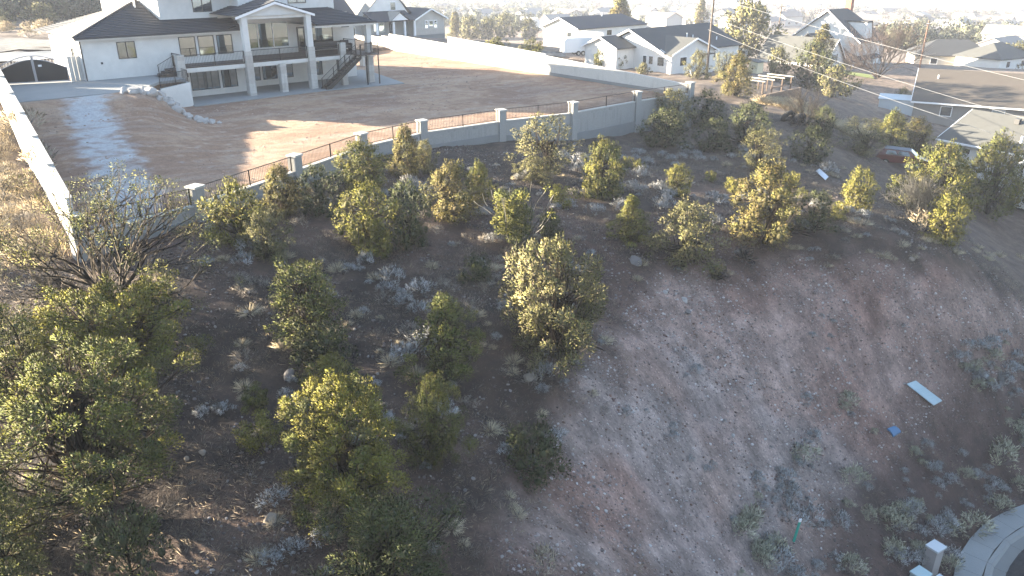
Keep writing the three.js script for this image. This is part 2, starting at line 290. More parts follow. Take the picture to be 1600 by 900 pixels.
function groundColor(x, z) {
  const D = Math.hypot(x, z), n = fbm(x * 0.25, z * 0.25, 80, 4), n2 = fbm(x * 0.9, z * 0.9, 85, 3), n3 = fbm(x * 0.08, z * 0.08, 88, 3);
  let c = mixc([0.038, 0.025, 0.018], [0.11, 0.069, 0.05], sm(0.35, 0.68, n * 0.6 + n2 * 0.4));
  c = mixc(c, [0.12, 0.068, 0.05], 0.5 * sm(0.55, 0.72, n3));
  if (D < 75) {
    const b = bankMask(x, z);
    let bc = mixc([0.4, 0.285, 0.24], [0.33, 0.205, 0.165], sm(0.42, 0.68, fbm(x * 0.3 + z * 0.25, z * 0.3 - x * 0.1, 91, 4)));
    { const s = x * 0.784 - z * 0.62, k = x * 0.62 + z * 0.784; bc = mixc(bc, [0.23, 0.145, 0.118], 0.32 * sm(0.5, 0.68, fbm(s * 0.6 + 0.5 * Math.sin(k * 0.3), k * 0.12, 150, 2))); bc = mixc(bc, [0.41, 0.32, 0.28], 0.3 * sm(0.5, 0.75, fbm(s * 0.5, k * 0.2, 155, 2))); }
    bc = mixc(bc, [0.37, 0.33, 0.31], 0.55 * sm(0.5, 0.7, fbm(x * 0.22, z * 0.22, 95, 3)));
    c = mixc(c, bc, b);
    if (x > 12 && walkCross(x, z) > -11) c = mixc(c, [0.12, 0.078, 0.066], 0.75 * sm(-7.5, -3, walkCross(x, z) + (n - 0.5) * 4));
  }
  if (D < 130) {
    const l = inPoly(LEFTW, x, z) ? edgeDist(LEFTW, x, z) : 0; c = mixc(c, mixc([0.3, 0.23, 0.14], [0.2, 0.15, 0.105], n2), sm(0, 1.5, l));
    if (x > 20 && D > 55) { const s = inPoly(STRAW, x, z) ? edgeDist(STRAW, x, z) : 0; c = mixc(c, mixc([0.5, 0.4, 0.24], [0.34, 0.26, 0.17], n2), sm(0, 1.5, s)); }
    if (D > 45 && x > -8) c = mixc(c, mixc([0.15, 0.11, 0.09], [0.2, 0.16, 0.12], n), 0.6 * sm(45, 70, D));
  }
  if (D > 90) {
    const t = sm(90, 150, D), far = mixc(mixc([0.24, 0.19, 0.15], [0.36, 0.27, 0.21], n3), [0.16, 0.15, 0.1], sm(0.5, 0.7, fbm(x / 60, z / 60, 97, 3)) * 0.7);
    c = mixc(c, far, t); if (D > 700) c = mixc(c, [0.52, 0.42, 0.24], sm(800, 1000, D) * sm(0.25, 0.5, x / -z));
  }
  return c;
}
function gridAxis(lo, hi, step, far) { const a = []; for (let x = lo; x <= hi + 1e-6; x += step) a.push(x); let s = step; while (a[a.length - 1] < far) { s *= 1.13; a.push(a[a.length - 1] + s); } s = step; while (a[0] > -far) { s *= 1.13; a.unshift(a[0] - s); } return a; }
{
  const X = gridAxis(-52, 52, 0.4, 7000), Z = gridAxis(-122, -6, 0.4, 9000).filter((z) => z < 600), P = [], C = [], UV = [], I = [], nx = X.length;
  for (const z of Z) for (const x of X) { P.push(x, groundH(x, z), z); const c = groundColor(x, z); C.push(c[0] * 1.25, c[1] * 1.25, c[2] * 1.25); UV.push(x, z); }
  for (let j = 0; j < Z.length - 1; j++) for (let i = 0; i < nx - 1; i++) { const a = j * nx + i; I.push(a, a + nx, a + 1, a + 1, a + nx, a + nx + 1); }
  const g = new THREE.BufferGeometry(); g.setAttribute('position', new THREE.Float32BufferAttribute(P, 3)); g.setAttribute('color', new THREE.Float32BufferAttribute(C, 3)); g.setAttribute('uv', new THREE.Float32BufferAttribute(UV, 2)); g.setIndex(I); g.computeVertexNormals();
  solo('ground', g, M.ground, 'brushy hillside of reddish dirt that falls to a valley', null, null, 'structure');
}
// the graded dirt yard inside the walls: a ruled sheet between the fence side and the house side
const NT = 150, NS = 120, polyLen = (P) => { const L = [0]; for (let i = 1; i < P.length; i++) L.push(L[i - 1] + Math.hypot(P[i][0] - P[i - 1][0], P[i][1] - P[i - 1][1])); return L; };
const FL = polyLen(FENCE);
function alongFence(t) { const s = t * FL[FL.length - 1]; for (let i = 1; i < FL.length; i++) if (s <= FL[i] + 1e-6) { const k = (s - FL[i - 1]) / (FL[i] - FL[i - 1]); return [lerp(FENCE[i - 1][0], FENCE[i][0], k), lerp(FENCE[i - 1][1], FENCE[i][1], k)]; } return FENCE[FENCE.length - 1]; }
const CHALK = [[84, 186], [120, 168], [182, 164], [204, 200], [240, 245], [274, 288], [268, 312], [225, 345], [130, 350], [112, 262]].map(([px, py]) => { const p = dropPt(px, py, 10.4); return [p[0], p[1]]; });
{
  const P = [], UV = [], I = [];
  const tex = (() => {
    const S = 1024; return dataTex(S, (u, v) => {
      const f = alongFence(u), e = [lerp(CD[0], CC[0], u), lerp(CD[1], CC[1], u)], x = lerp(f[0], e[0], v), z = lerp(f[1], e[1], v), [a, b] = ab(x, z);
      const n = fbm(x * 0.3, z * 0.3, 101, 4), m = fbm(x * 1.6, z * 1.6, 104, 4), tr = fbm(a * 0.18, b * 1.3, 108, 4), g = fbm(x * 7, z * 7, 110, 2);
      let c = mixc([0.33, 0.19, 0.115], [0.46, 0.295, 0.185], sm(0.35, 0.65, n * 0.6 + m * 0.4));
      c = mixc(c, [0.24, 0.13, 0.085], 0.6 * sm(0.52, 0.7, fbm(x * 0.16, z * 0.16, 112, 3)));
      c = mixc(c, [0.46, 0.36, 0.28], 0.3 * sm(0.5, 0.66, tr)); { const q = Math.hypot(x + 4, z + 78) + 1.2 * Math.sin(a * 0.1) + (n - 0.5) * 3, w = (q % 4.2) / 4.2, ru = Math.exp(-((w - 0.3) ** 2) / 0.0016) + Math.exp(-((w - 0.68) ** 2) / 0.0016); c = mixc(c, [0.22, 0.14, 0.1], 0.4 * Math.min(1, ru) * sm(0.45, 0.6, fbm(x * 0.1, z * 0.1, 117, 2)) * (0.5 + 0.5 * Math.sin(q * 60 + a * 30))); }
      const q = inPoly(CHALK, x, z) ? edgeDist(CHALK, x, z) : 0, ch = sm(0.1, 1.6, q + (m - 0.5) * 1.6) * (0.5 + 0.5 * sm(0.3, 0.6, tr * 0.5 + m * 0.5));
      c = mixc(c, [0.52, 0.52, 0.52], ch);
      const k = 0.86 + 0.3 * (g - 0.5) + 0.2 * (hash2(Math.floor(u * S), Math.floor(v * S), 3) - 0.5);
      return c.map((w) => Math.pow(clamp(w * k * 0.84, 0, 1), 1 / 2.2));
    });
  })();
  for (let j = 0; j <= NS; j++) for (let i = 0; i <= NT; i++) { const u = i / NT, v = j / NS, f = alongFence(u), e = [lerp(CD[0], CC[0], u), lerp(CD[1], CC[1], u)], x = lerp(f[0], e[0], v), z = lerp(f[1], e[1], v); P.push(x, yardH(x, z), z); UV.push(u, v); }
  for (let j = 0; j < NS; j++) for (let i = 0; i < NT; i++) { const a = j * (NT + 1) + i; I.push(a, a + 1, a + NT + 1, a + 1, a + NT + 2, a + NT + 1); }
  const g = new THREE.BufferGeometry(); g.setAttribute('position', new THREE.Float32BufferAttribute(P, 3)); g.setAttribute('uv', new THREE.Float32BufferAttribute(UV, 2)); g.setIndex(I); g.computeVertexNormals();
  const b = gritBump.clone(); b.repeat.set(16, 14); b.needsUpdate = true;
  solo('yard_ground', g, new THREE.MeshStandardMaterial({ map: tex, roughness: 0.97, bumpMap: b, bumpScale: 0.04 }), 'graded bare dirt yard between the white house and its walls', null, null, 'structure');
}

// ---------------------------------------------------------------- building kit (a house frame: x along the facade, y up, z out of it)
// a window on the plane z = z0 facing +z (axis 'z') or on x = x0 facing -x (axis 'x'); cols = pane splits
function windowPart(parent, axis, at0, u0, u1, y0, y1, cols = 1, rows = [1], fm = M.frame, gm = M.glass, fw = 0.06, label) {
  const mk = (a0, a1, b0, b1, d0, d1) => axis === 'z' ? box(a0, a1, b0, b1, at0 + d0, at0 + d1) : box(at0 - d1, at0 - d0, b0, b1, a0, a1);
  const g = [mk(u0, u1, y0, y0 + fw, -0.02, 0.05), mk(u0, u1, y1 - fw, y1, -0.02, 0.05), mk(u0, u0 + fw, y0 + fw, y1 - fw, -0.02, 0.05), mk(u1 - fw, u1, y0 + fw, y1 - fw, -0.02, 0.05)];
  const splits = Array.isArray(cols) ? cols : Array.from({ length: cols }, () => 1), ts = splits.reduce((a, b) => a + b, 0), tr = rows.reduce((a, b) => a + b, 0);
  let x = u0 + fw; const W = u1 - u0 - 2 * fw, Hh = y1 - y0 - 2 * fw, cells = [];
  splits.forEach((s, i) => {
    const xe = x + W * s / ts; let y = y0 + fw;
    rows.forEach((r, j) => { const ye = y + Hh * r / tr; cells.push([x + (i ? fw / 2 : 0), xe - (i < splits.length - 1 ? fw / 2 : 0), y + (j ? fw / 2 : 0), ye - (j < rows.length - 1 ? fw / 2 : 0)]); if (j) g.push(mk(x, xe, y - fw / 2, y + fw / 2, -0.018, 0.045)); y = ye; });
    if (i) g.push(mk(x - fw / 2, x + fw / 2, y0 + fw, y1 - fw, -0.019, 0.047)); x = xe;
  });
  const w = part('window', g, fm, parent, label);
  cells.forEach((c) => part('pane', mk(c[0], c[1], c[2], c[3], -0.02, 0.012), gm, w));
  return w;
}
function railing(parent, name, pts, h, postEvery, mat, step = 0.13, r = 0.011) { // posts, rails and pickets along a polyline of [x, y, z]
  const posts = [], rails = [], picks = [];
  for (let i = 1; i < pts.length; i++) {
    const p = pts[i - 1], q = pts[i], L = Math.hypot(q[0] - p[0], q[1] - p[1], q[2] - p[2]), P = (k) => [lerp(p[0], q[0], k), lerp(p[1], q[1], k), lerp(p[2], q[2], k)];
    const np = Math.max(1, Math.round(L / postEvery));
    for (let k = i === 1 ? 0 : 1; k <= np; k++) { const a = P(k / np); posts.push(box(a[0] - 0.03, a[0] + 0.03, a[1], a[1] + h + 0.03, a[2] - 0.03, a[2] + 0.03)); }
    const up = (a, y) => [a[0], a[1] + y, a[2]];
    rails.push(bar(up(p, h), up(q, h), 0.025, 5), bar(up(p, 0.1), up(q, 0.1), 0.02, 5));
    const n = Math.floor(L / step); for (let k = 1; k < n; k++) { const a = P(k / n); picks.push(bar(up(a, 0.1), up(a, h), r, 4)); }
  }
  const g = part(name, rails, mat, parent); for (const q of posts) part('post', q, mat, g); if (picks.length) part('pickets', picks, mat, g, null, 'stuff'); return g;
}
const gablePlanes = (x0, x1, z0, z1, ye, yr, axis, th, mat, parent, step = 0) => { // two roof planes, ridge along axis
  const mk = (p) => step ? courses(p, step, th) : slab(p, th);
  if (axis === 'x') { const zm = (z0 + z1) / 2; part('roof', mk([[x0, ye, z1], [x1, ye, z1], [x1, yr, zm], [x0, yr, zm]]), mat, parent); part('roof', mk([[x0, ye, z0], [x0, yr, zm], [x1, yr, zm], [x1, ye, z0]]), mat, parent); }
  else { const xm = (x0 + x1) / 2; part('roof', mk([[x0, ye, z0], [x0, ye, z1], [xm, yr, z1], [xm, yr, z0]]), mat, parent); part('roof', mk([[x1, ye, z0], [xm, yr, z0], [xm, yr, z1], [x1, ye, z1]]), mat, parent); }
};

// ---------------------------------------------------------------- the white house
const house = thing('white_house', 'large white stucco house with dark tiled roof, long deck and stone columns', 'house', HO[0], 0, HO[1], TH);
{
  const h = house, W = M.stucco;
  part('wall', box(-12.75, 0.85, -0.5, 5.5, -9.9, -2.7), W, h);                      // left wing and bay
  part('wall', box(0.85, 14, -0.5, 5.9, -21, -4.8), W, h);                           // wall behind the porches
  part('wall', box(-0.2, 6.55, 5.903, 7.0, -8, -4.803), W, h);                       // tall wall under the porch gable
  part('wall', box(-5.3, 1.2, 5.5, 8.75, -21, -5.0), W, h);                           // upper storey
  part('wall', box(1.2, 11, 6.0, 8.75, -21, -3.25), W, h);
  part('wall', box(-12.69, 0.85, -0.5, 5.5, -12, -9.9), W, h);
  // roofs
  const st = 0.36;
  part('roof', mergeGeometries([courses([[-13.2, 5.62, -2.2], [1, 5.62, -2.2], [1, 6.5, -5.03], [-10.31, 6.5, -5.05]], st), courses([[-10.31, 6.5, -5.05], [-5.31, 6.5, -5.05], [-5.4, 8.0, -9.9]], st)]), M.roof, h);
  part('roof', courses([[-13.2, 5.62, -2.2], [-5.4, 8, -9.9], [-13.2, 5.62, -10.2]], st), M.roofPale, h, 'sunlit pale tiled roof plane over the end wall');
  part('hip_cap', [bar([-13.2, 5.68, -2.2], [-5.4, 8.06, -9.9], 0.09, 6)], M.roof, h);
  part('roof', courses([[-5.4, 8, -9.9], [-13.2, 5.62, -10.2], [-13.2, 5.5, -15.4], [-5.3, 6.4, -15.4]].slice(0, 3).concat([[-5.4, 7.2, -15.4]]), st), M.roof, h);
  part('roof', courses([[-5.8, 8.75, -4.4], [11.5, 8.75, -2.7], [7, 10.3, -13], [-1, 10.3, -13]], st), M.roof, h);
  part('roof', courses([[-5.8, 8.75, -4.4], [-1, 10.3, -13], [-5.8, 8.75, -21.4]], st), M.roof, h);
  part('roof', courses([[11.5, 8.75, -2.7], [11.5, 8.75, -21.4], [7, 10.3, -13]], st), M.roof, h);
  part('roof', courses([[-5.8, 8.75, -21.4], [-1, 10.3, -13], [7, 10.3, -13], [11.5, 8.75, -21.4]], st), M.roof, h);
  part('roof', courses([[6.7, 5.86, 0.5], [13.4, 5.86, 0.5], [10.2, 7.12, -3.2], [6.7, 7.12, -3.2]], st), M.roof, h);
  part('roof', courses([[13.4, 5.86, 0.5], [14.6, 5.86, -15.4], [11, 7.6, -8], [10.2, 7.12, -3.2]], st), M.roof, h);
  const gx = 2.97, ge = 6.93, ga = 8.02;                                              // the porch gable
  part('roof', courses([[-0.85, ge - 0.06, 0.4], [gx, ga, 0.4], [gx, ga, -5], [-0.85, ge - 0.06, -5]], st), M.roof, h);
  part('roof', courses([[6.8, ge - 0.06, 0.4], [6.8, ge - 0.06, -3.2], [gx, ga, -3.2], [gx, ga, 0.4]], st), M.roof, h);
  part('gable', [prism([[-0.3, 6.86, 0.05], [6.3, 6.86, 0.05], [gx, ga - 0.14, 0.05]], [0, 0, -0.3])], W, h);
  part('beam', [box(-0.3, 6.3, 6.55, 6.859, -0.3, 0.03)], W, h);
  part('rake', [prism([[-0.85, ge - 0.13, 0.43], [gx, ga - 0.06, 0.43], [gx, ga - 0.26, 0.43], [-0.85, ge - 0.33, 0.43]], [0, 0, -0.05]), prism([[gx, ga - 0.06, 0.43], [6.8, ge - 0.13, 0.43], [6.8, ge - 0.33, 0.43], [gx, ga - 0.26, 0.43]], [0, 0, -0.05])], M.trim, h);
  part('soffit', [slab([[-0.7, 6.85, 0.2], [6.7, 6.85, 0.2], [6.7, 6.85, -4.8], [-0.7, 6.85, -4.8]], 0.04)], W, h);
  part('porch_ceiling', [slab([[6.8, 5.72, 0.3], [13.2, 5.72, 0.3], [13.9, 5.72, -4.8], [6.8, 5.72, -4.8]], 0.05)], W, h);
  for (const q of [box(-13.2, 0.9, 5.5, 5.62, -2.22, -2.1), box(6.75, 13.4, 5.74, 5.86, 0.5, 0.62)]) part('gutter', q, M.roof, h);
  for (const q of [box(-13.15, 0.85, 5.35, 5.5, -2.4, -2.25), box(6.72, 13.3, 5.55, 5.74, 0.3, 0.5)]) part('fascia', q, W, h);
  part('downpipe', [bar([-0.75, 6.7, 0.1], [-0.5, 6.2, -0.1], 0.05), bar([-0.5, 6.2, -0.1], [-0.5, 5.7, -2.1], 0.05)], M.frame, h); part('downpipe', bar([-12.7, 5.5, -2.62], [-12.7, 2.2, -2.62], 0.05), M.frame, h);
  part('vent_pipe', bar([-6.2, 7.4, -8.2], [-6.2, 8.4, -8.2], 0.09, 8), M.white, h);
  // deck
  part('deck', [box(-5.7, 12.7, 2.875, 2.95, -4.795, 0.02), box(10.6, 12.72, 2.87, 2.94, 0.021, 1.65)], M.bronze, h);
  part('deck_fascia', [box(-5.7, 12.7, 2.6, 2.87, -0.35, 0.0)], W, h);
  part('deck_soffit', [box(-5.7, 12.7, 2.5, 2.6, -4.79, -0.05)], W, h);
  // columns: stone below, stucco above
  const rs = rngOf(5), colStone = (x, z, y0, y1, w) => { // stacked courses of squared stones round a column
    const c = part('column', box(x - w / 2 + 0.03, x + w / 2 - 0.03, y0, y1, z - w / 2 + 0.03, z + w / 2 - 0.03), M.stoneB, h);
    for (let y = y0; y < y1 - 0.05; y += 0.3) { const e = Math.min(y + 0.285, y1), o = rs() * 0.014, s = w * (0.35 + 0.3 * rs()); part('stone', [box(x - w / 2 - o, x - w / 2 + s - 0.01, y, e, z - w / 2 - o, z + w / 2 + o), box(x - w / 2 + s + 0.005, x + w / 2 + o, y + 0.004, e - 0.004, z - w / 2 - o * 0.5, z + w / 2 + o * 0.6)], rs() < 0.5 ? M.stone : M.stoneC, c); }
    return c;
  };
  M.stoneC = std([0.56, 0.54, 0.51], 0.9, { map: M.stone.map });
  for (const x of [0, 6.2]) { colStone(x, 0, -0.05, 3.9, 0.62); part('column', box(x - 0.26, x + 0.26, 3.9, 6.85, -0.26, 0.26), W, h); }
  colStone(3.15, 0, -0.05, 2.6, 0.58); colStone(9.58, 0, -0.05, 4.06, 0.56); colStone(12.6, 0, -0.05, 2.6, 0.6); colStone(12.6, 0, 2.95, 3.9, 0.56); part('column', box(12.34, 12.86, 3.9, 5.7, -0.26, 0.26), W, h);
  colStone(-6.0, 0, 0, 4.0, 0.6);
  // deck railings between the columns
  for (const [x0, x1] of [[-5.65, -0.35], [0.35, 5.85], [6.55, 9.25], [9.9, 10.6]]) railing(h, 'railing', [[x0, 2.95, 0], [x1, 2.95, 0]], 1.0, 2.6, M.black);
  railing(h, 'railing', [[12.68, 2.94, 0.3], [12.68, 2.94, 1.6], [10.65, 2.94, 1.6]], 1.0, 2, M.black); railing(h, 'railing', [[12.65, 2.95, -0.35], [12.65, 2.95, -4.7]], 1.0, 2.2, M.black);
  // right-hand steel stair
  const s0 = [6.75, 0.05], s1 = [10.7, 2.9], stair = part('stair', [0.68, 1.58].map((z) => prism([[s0[0] - 0.15, s0[1] + 0.1, z], [s1[0], s1[1], z], [s1[0], s1[1] - 0.34, z], [s0[0] + 0.35, s0[1] - 0.05, z], [s0[0] - 0.15, s0[1] - 0.05, z]], [0, 0, 0.05])), M.black, h);
  for (let k = 0; k < 15; k++) { const t = (k + 0.7) / 15, x = lerp(s0[0], s1[0], t), y = lerp(s0[1], s1[1], t); part('tread', box(x - 0.15, x + 0.13, y - 0.05, y, 0.73, 1.58), M.black, stair); }
  for (const z of [0.7, 1.61]) railing(h, 'stair_railing', [[s0[0], s0[1], z], [s1[0], s1[1], z]], 0.95, 1.6, M.black, 0.15);
  part('stair_post', bar([11.25, 0, 1.6], [11.25, 2.9, 1.6], 0.06, 6), M.black, h); part('stair_post', bar([12.62, 0, 1.6], [12.62, 2.9, 1.6], 0.06, 6), M.black, h);
  // left-hand steps from the deck to the drive, with the guard over the retaining wall
  for (let k = 0; k < 4; k++) part('step', box(-7.6 + k * 0.33, -7.27 + k * 0.33 + 1.0, 2.1, 2.25 + k * 0.17, -2.2, -0.5), M.bronze, h);
  railing(h, 'stair_railing', [[-6.35, 2.95, -0.4], [-7.7, 2.3, -0.4]], 1.0, 1.4, M.black); railing(h, 'stair_railing', [[-6.0, 2.95, -0.35], [-6.0, 2.95, -2.6]].map(([x, y, z]) => [x + 0.35, y, z]), 1.0, 2.2, M.black);
  // windows and door
  windowPart(h, 'z', -2.7, -9.95, -8.5, 3.76, 5.12, 2);
  for (const x of [-4.85, -3.18, -1.5]) windowPart(h, 'z', -2.7, x, x + 1.44, 3.55, 5.2);
  for (const [x, c] of [[-4.32, [1, 1.4]], [-3.18, [1, 1]], [-1.5, [1, 1]]]) windowPart(h, 'z', -2.7, x, x + 1.44, 0.6, 2.26, c);
  windowPart(h, 'z', -4.8, 2.3, 3.2, 0.62, 2.02); windowPart(h, 'z', -4.8, 3.45, 4.95, 0.62, 2.02); windowPart(h, 'z', -4.8, 5.88, 6.66, 0.62, 2.0); windowPart(h, 'z', -4.8, 9.15, 9.97, 0.57, 2.04); windowPart(h, 'z', -4.8, 11.65, 12.6, 0.1, 2.08, 1, [1], M.frame, M.glassDark, 0.1, 'dark patio door under the deck');
  const big = windowPart(h, 'z', -4.795, 2.32, 6.6, 3.55, 6.6, [1, 1.55, 1.55], [2.4, 0.75], M.frameWhite, M.glass, 0.07, 'tall grid window of the porch');
  const door = part('door', [box(7.5, 7.62, 2.95, 5.32, -4.82, -4.72), box(8.22, 8.34, 2.95, 5.32, -4.82, -4.72), box(7.62, 8.22, 5.18, 5.32, -4.82, -4.72), box(7.62, 8.22, 2.95, 3.2, -4.82, -4.72)], M.frame, h, 'black glazed door onto the deck');
  part('pane', box(7.62, 8.22, 3.2, 5.18, -4.81, -4.77), M.glass, door);
  windowPart(h, 'z', -4.8, 9.14, 11.5, 3.6, 5.24); part('vent', box(12.57, 13.45, 5.03, 5.26, -4.82, -4.76), M.frame, h);
  windowPart(h, 'z', -5.0, -2.3, -0.55, 7.05, 8.35, 2); windowPart(h, 'z', -3.25, 6.1, 8.0, 7.6, 8.6, 2);
  windowPart(h, 'x', -12.75, -5.3, -4.7, 3.3, 4.7, 1);
  part('outlet_cover', box(-11.4, -11.25, 3.45, 3.62, -2.72, -2.66), M.frame, h);
  for (const x of [7.6]) part('lamp', new THREE.SphereGeometry(0.12, 8, 6).translate(x, 2.38, -1.2), std([0.9, 0.8, 0.6], 0.4), h);
}
{ // things that stand on the deck
  const [x, z] = fromAB(10.1, -3.4), b = thing('deck_bench', 'dark cushioned bench on the deck in front of the right window', 'bench', x, 2.95, z, TH);
  part('seat', box(-1.9, 1.6, 0.25, 0.5, -0.4, 0.4), M.frame, b); part('backrest', box(-1.9, 1.6, 0.5, 0.9, -0.42, -0.25), M.frame, b);
  for (const x0 of [-1.85, 1.5]) part('leg', box(x0, x0 + 0.08, 0, 0.25, -0.35, 0.35), M.black, b);
  const [x2, z2] = fromAB(12.1, -3.3), c = thing('deck_chair', 'dark outdoor chair at the far right end of the deck', 'chair', x2, 2.95, z2, TH);
  part('seat', box(-0.45, 0.45, 0.22, 0.46, -0.4, 0.4), M.frame, c); part('backrest', box(-0.45, 0.45, 0.46, 0.95, -0.42, -0.28), M.frame, c); part('arm', box(-0.47, -0.37, 0.46, 0.66, -0.27, 0.4), M.frame, c); part('arm', box(0.37, 0.47, 0.46, 0.66, -0.27, 0.4), M.frame, c);
  for (const x0 of [-0.44, 0.36]) part('leg', box(x0, x0 + 0.08, 0, 0.22, -0.35, 0.35), M.black, c);
}
// paving round the house
const abP = (l, y) => l.map(([a, b]) => { const [x, z] = fromAB(a, b); return [x, y, z]; });
{
  const rows = [];
  const drv = solo('driveway', slab(abP([[-18.6, -5.2], [-19.3, 5.2], [-10.4, 5.2], [-9.9, 3.4], [-8.6, 1.75], [-6.3, 1.4], [-6.3, -2.68], [-12.7, -2.68]], 2.24), 0.2), M.concrete, 'pale concrete drive between the iron gate and the white house', null, null, 'structure');
  const pat = new THREE.Group(); pat.name = 'patio'; scene.add(pat); tag(pat, 'concrete patio slab under and along the deck', null, null, 'structure');
  const cuts = [-6.1, -3, 0, 3.1, 6.2, 9.4, 12.6], fr = (a) => a < 5.8 ? lerp(2.15, 1.85, (a + 6.1) / 11.9) : lerp(1.85, 3, (a - 5.8) / 8.8);
  for (let i = 1; i < cuts.length; i++) part('slab', slab(abP([[cuts[i - 1] + 0.012, -4.78], [cuts[i - 1] + 0.012, fr(cuts[i - 1])], [cuts[i] - 0.012, fr(cuts[i])], [cuts[i] - 0.012, -4.78]], 0.07), 0.25), M.concrete, pat);
  part('slab', slab(abP([[12.612, -4.78], [12.612, fr(12.6)], [14.6, 3], [16.7, -5.4], [17.2, -9], [14.02, -9], [14.02, -4.78]], 0.07), 0.25), M.concrete, pat);
}
{ // retaining wall at the left end of the patio
  const t = thing('retaining_wall', 'white wedge-shaped retaining wall at the left end of the patio with black railing on top', 'wall', HO[0], 0, HO[1], TH);
  part('wall', prism([[-8.6, 1.7, 1.95], [-6.0, 1.95, 1.6], [-6.0, -0.2, 1.6], [-8.6, -0.2, 1.95]], [0.02, 0, -0.25]), M.stucco, t);
  part('wall', box(-6.25, -6.0, -0.2, 1.95, -2.6, 1.35), M.stucco, t);
  railing(t, 'railing', [[-8.5, 1.75, 1.8], [-7.2, 1.85, 1.65], [-6.12, 1.95, 1.48], [-6.12, 1.95, -0.3]], 1.0, 1.3, M.black, 0.12);
}
// ---------------------------------------------------------------- walls, fence and gate
const lineAngle = (p, q) => Math.atan2(-(q[1] - p[1]), q[0] - p[0]);
const fenceW = thing('fence_wall', 'grey block retaining wall with iron railing panels between block pillars', 'wall', 0, 0, 0, 0);
{
  const foot = (x, z) => groundBase(x, z) - 2.2;
  for (let i = 0; i < FENCE.length; i++) {
    const [x, z] = FENCE[i]; const k = Math.min(i, FENCE.length - 2), an = lineAngle(FENCE[k], FENCE[k + 1]);
    const top = i === FENCE.length - 1 ? 1.25 : 1.05, w = 0.28, m = new THREE.Matrix4().makeRotationY(an).setPosition(x, 0, z);
    const p = part('pillar', box(-w, w, foot(x, z), top, -w, w).applyMatrix4(m), M.block, fenceW); part('pillar_cap', box(-w - 0.06, w + 0.06, top, top + 0.1, -w - 0.06, w + 0.06).applyMatrix4(m), M.cap, p);
  }
  const rg = rngOf(77);
  for (let i = 1; i < FENCE.length; i++) {
    const p = FENCE[i - 1], q = FENCE[i], L = Math.hypot(q[0] - p[0], q[1] - p[1]), an = lineAngle(p, q), m = new THREE.Matrix4().makeRotationY(an).setPosition(p[0], 0, p[1]);
    const yt = 0.12 + 0.02 * i, nl = Math.max(foot(...p), foot(...q)) - 0.5;
    part('wall_panel', box(0.28, L - 0.28, Math.min(foot(...p), foot(...q)), yt, -0.1, 0.1).applyMatrix4(m), M.block, fenceW);
    part('footing', box(0.28, L - 0.28, Math.min(foot(...p), foot(...q)), Math.max(groundBase(...p), groundBase(...q)) + 0.12 + (i > 5 ? 0.45 : 0.1), -0.12, 0.17).applyMatrix4(m), M.concrete, fenceW);
    part('wall_cap', box(0.29, L - 0.29, yt, yt + 0.07, -0.14, 0.14).applyMatrix4(m), M.cap, fenceW);
    const d = [(q[0] - p[0]) / L, (q[1] - p[1]) / L], e = (s) => [p[0] + d[0] * s, yt + 0.08, p[1] + d[1] * s];
    railing(fenceW, 'railing', [e(0.35), e(L - 0.35)], 0.82, 3.1, M.bronze, 0.125, 0.01);
  }
}
{ // the sunlit wall along the right side of the yard
  const t = thing('side_wall', 'tall block wall with stepped top along the far right side of the yard', 'wall', 0, 0, 0, 0);
  const L = Math.hypot(CC[0] - CB[0], CC[1] - CB[1]), an = lineAngle(CB, CC), m = new THREE.Matrix4().makeRotationY(an).setPosition(CB[0], 0, CB[1]);
  const top = (s) => s < 19.6 ? lerp(1.1, 1.98, s / 19.6) : s < 38 ? lerp(2.15, 2.7, (s - 19.6) / 18.4) : 1.85 + 0.02 * (s - 38);
  const J = [0.28, 4.2, 9.2, 14.4, 19.6, 24, 29.5, 35, 38, 41, 45.5, 50, L - 0.2];
  for (let i = 1; i < J.length; i++) {
    const a = J[i - 1] + 0.01, b = J[i] - 0.01; part('wall_panel', prism([[a, top(a + 0.02), 0.1], [b, top(b - 0.02), 0.1], [b, -3, 0.1], [a, -3, 0.1]], [0, 0, -0.2]).applyMatrix4(m), M.stuccoWall ?? (M.stuccoWall = std([0.62, 0.61, 0.58], 0.92, { map: M.block.map, bumpMap: M.block.bumpMap, bumpScale: 0.006 })), t);
    part('wall_joint', box(J[i] - 0.03, J[i] + 0.03, -2.5, top(J[i] - 0.03) - 0.05, -0.07, 0.07).applyMatrix4(m), M.block, t);
  }
  part('footing', box(0.3, 36, -3, 0.32, -0.13, 0.24).applyMatrix4(m), M.concrete, t);
  const g = thing('stepped_wall', 'low pale wall stepping down in short pillars beyond the stair', 'wall', 0, 0, 0, 0); // far end, towards the neighbour's drive
  const m2 = new THREE.Matrix4().makeRotationY(an).setPosition(CC[0], 0, CC[1]);
  for (let k = 0; k < 6; k++) part('wall_panel', box(k * 1.9 + 0.02, k * 1.9 + 1.88, -1.5, 1.75 - k * 0.1 - (k % 2) * 0.12, -0.1, 0.1).applyMatrix4(m2), M.stuccoWall, g);
  const [x, z] = fromAB(19.5, -12); const pl = thing('gate_pillar', 'free-standing pale block pillar beside the far end of the stepped wall', 'pillar', x, 0, z, TH); part('shaft', box(-0.4, 0.4, -0.5, 1.5, -0.4, 0.4), M.stuccoWall, pl); part('cap', box(-0.46, 0.46, 1.5, 1.32, -0.46, 0.46), M.cap, pl);
}
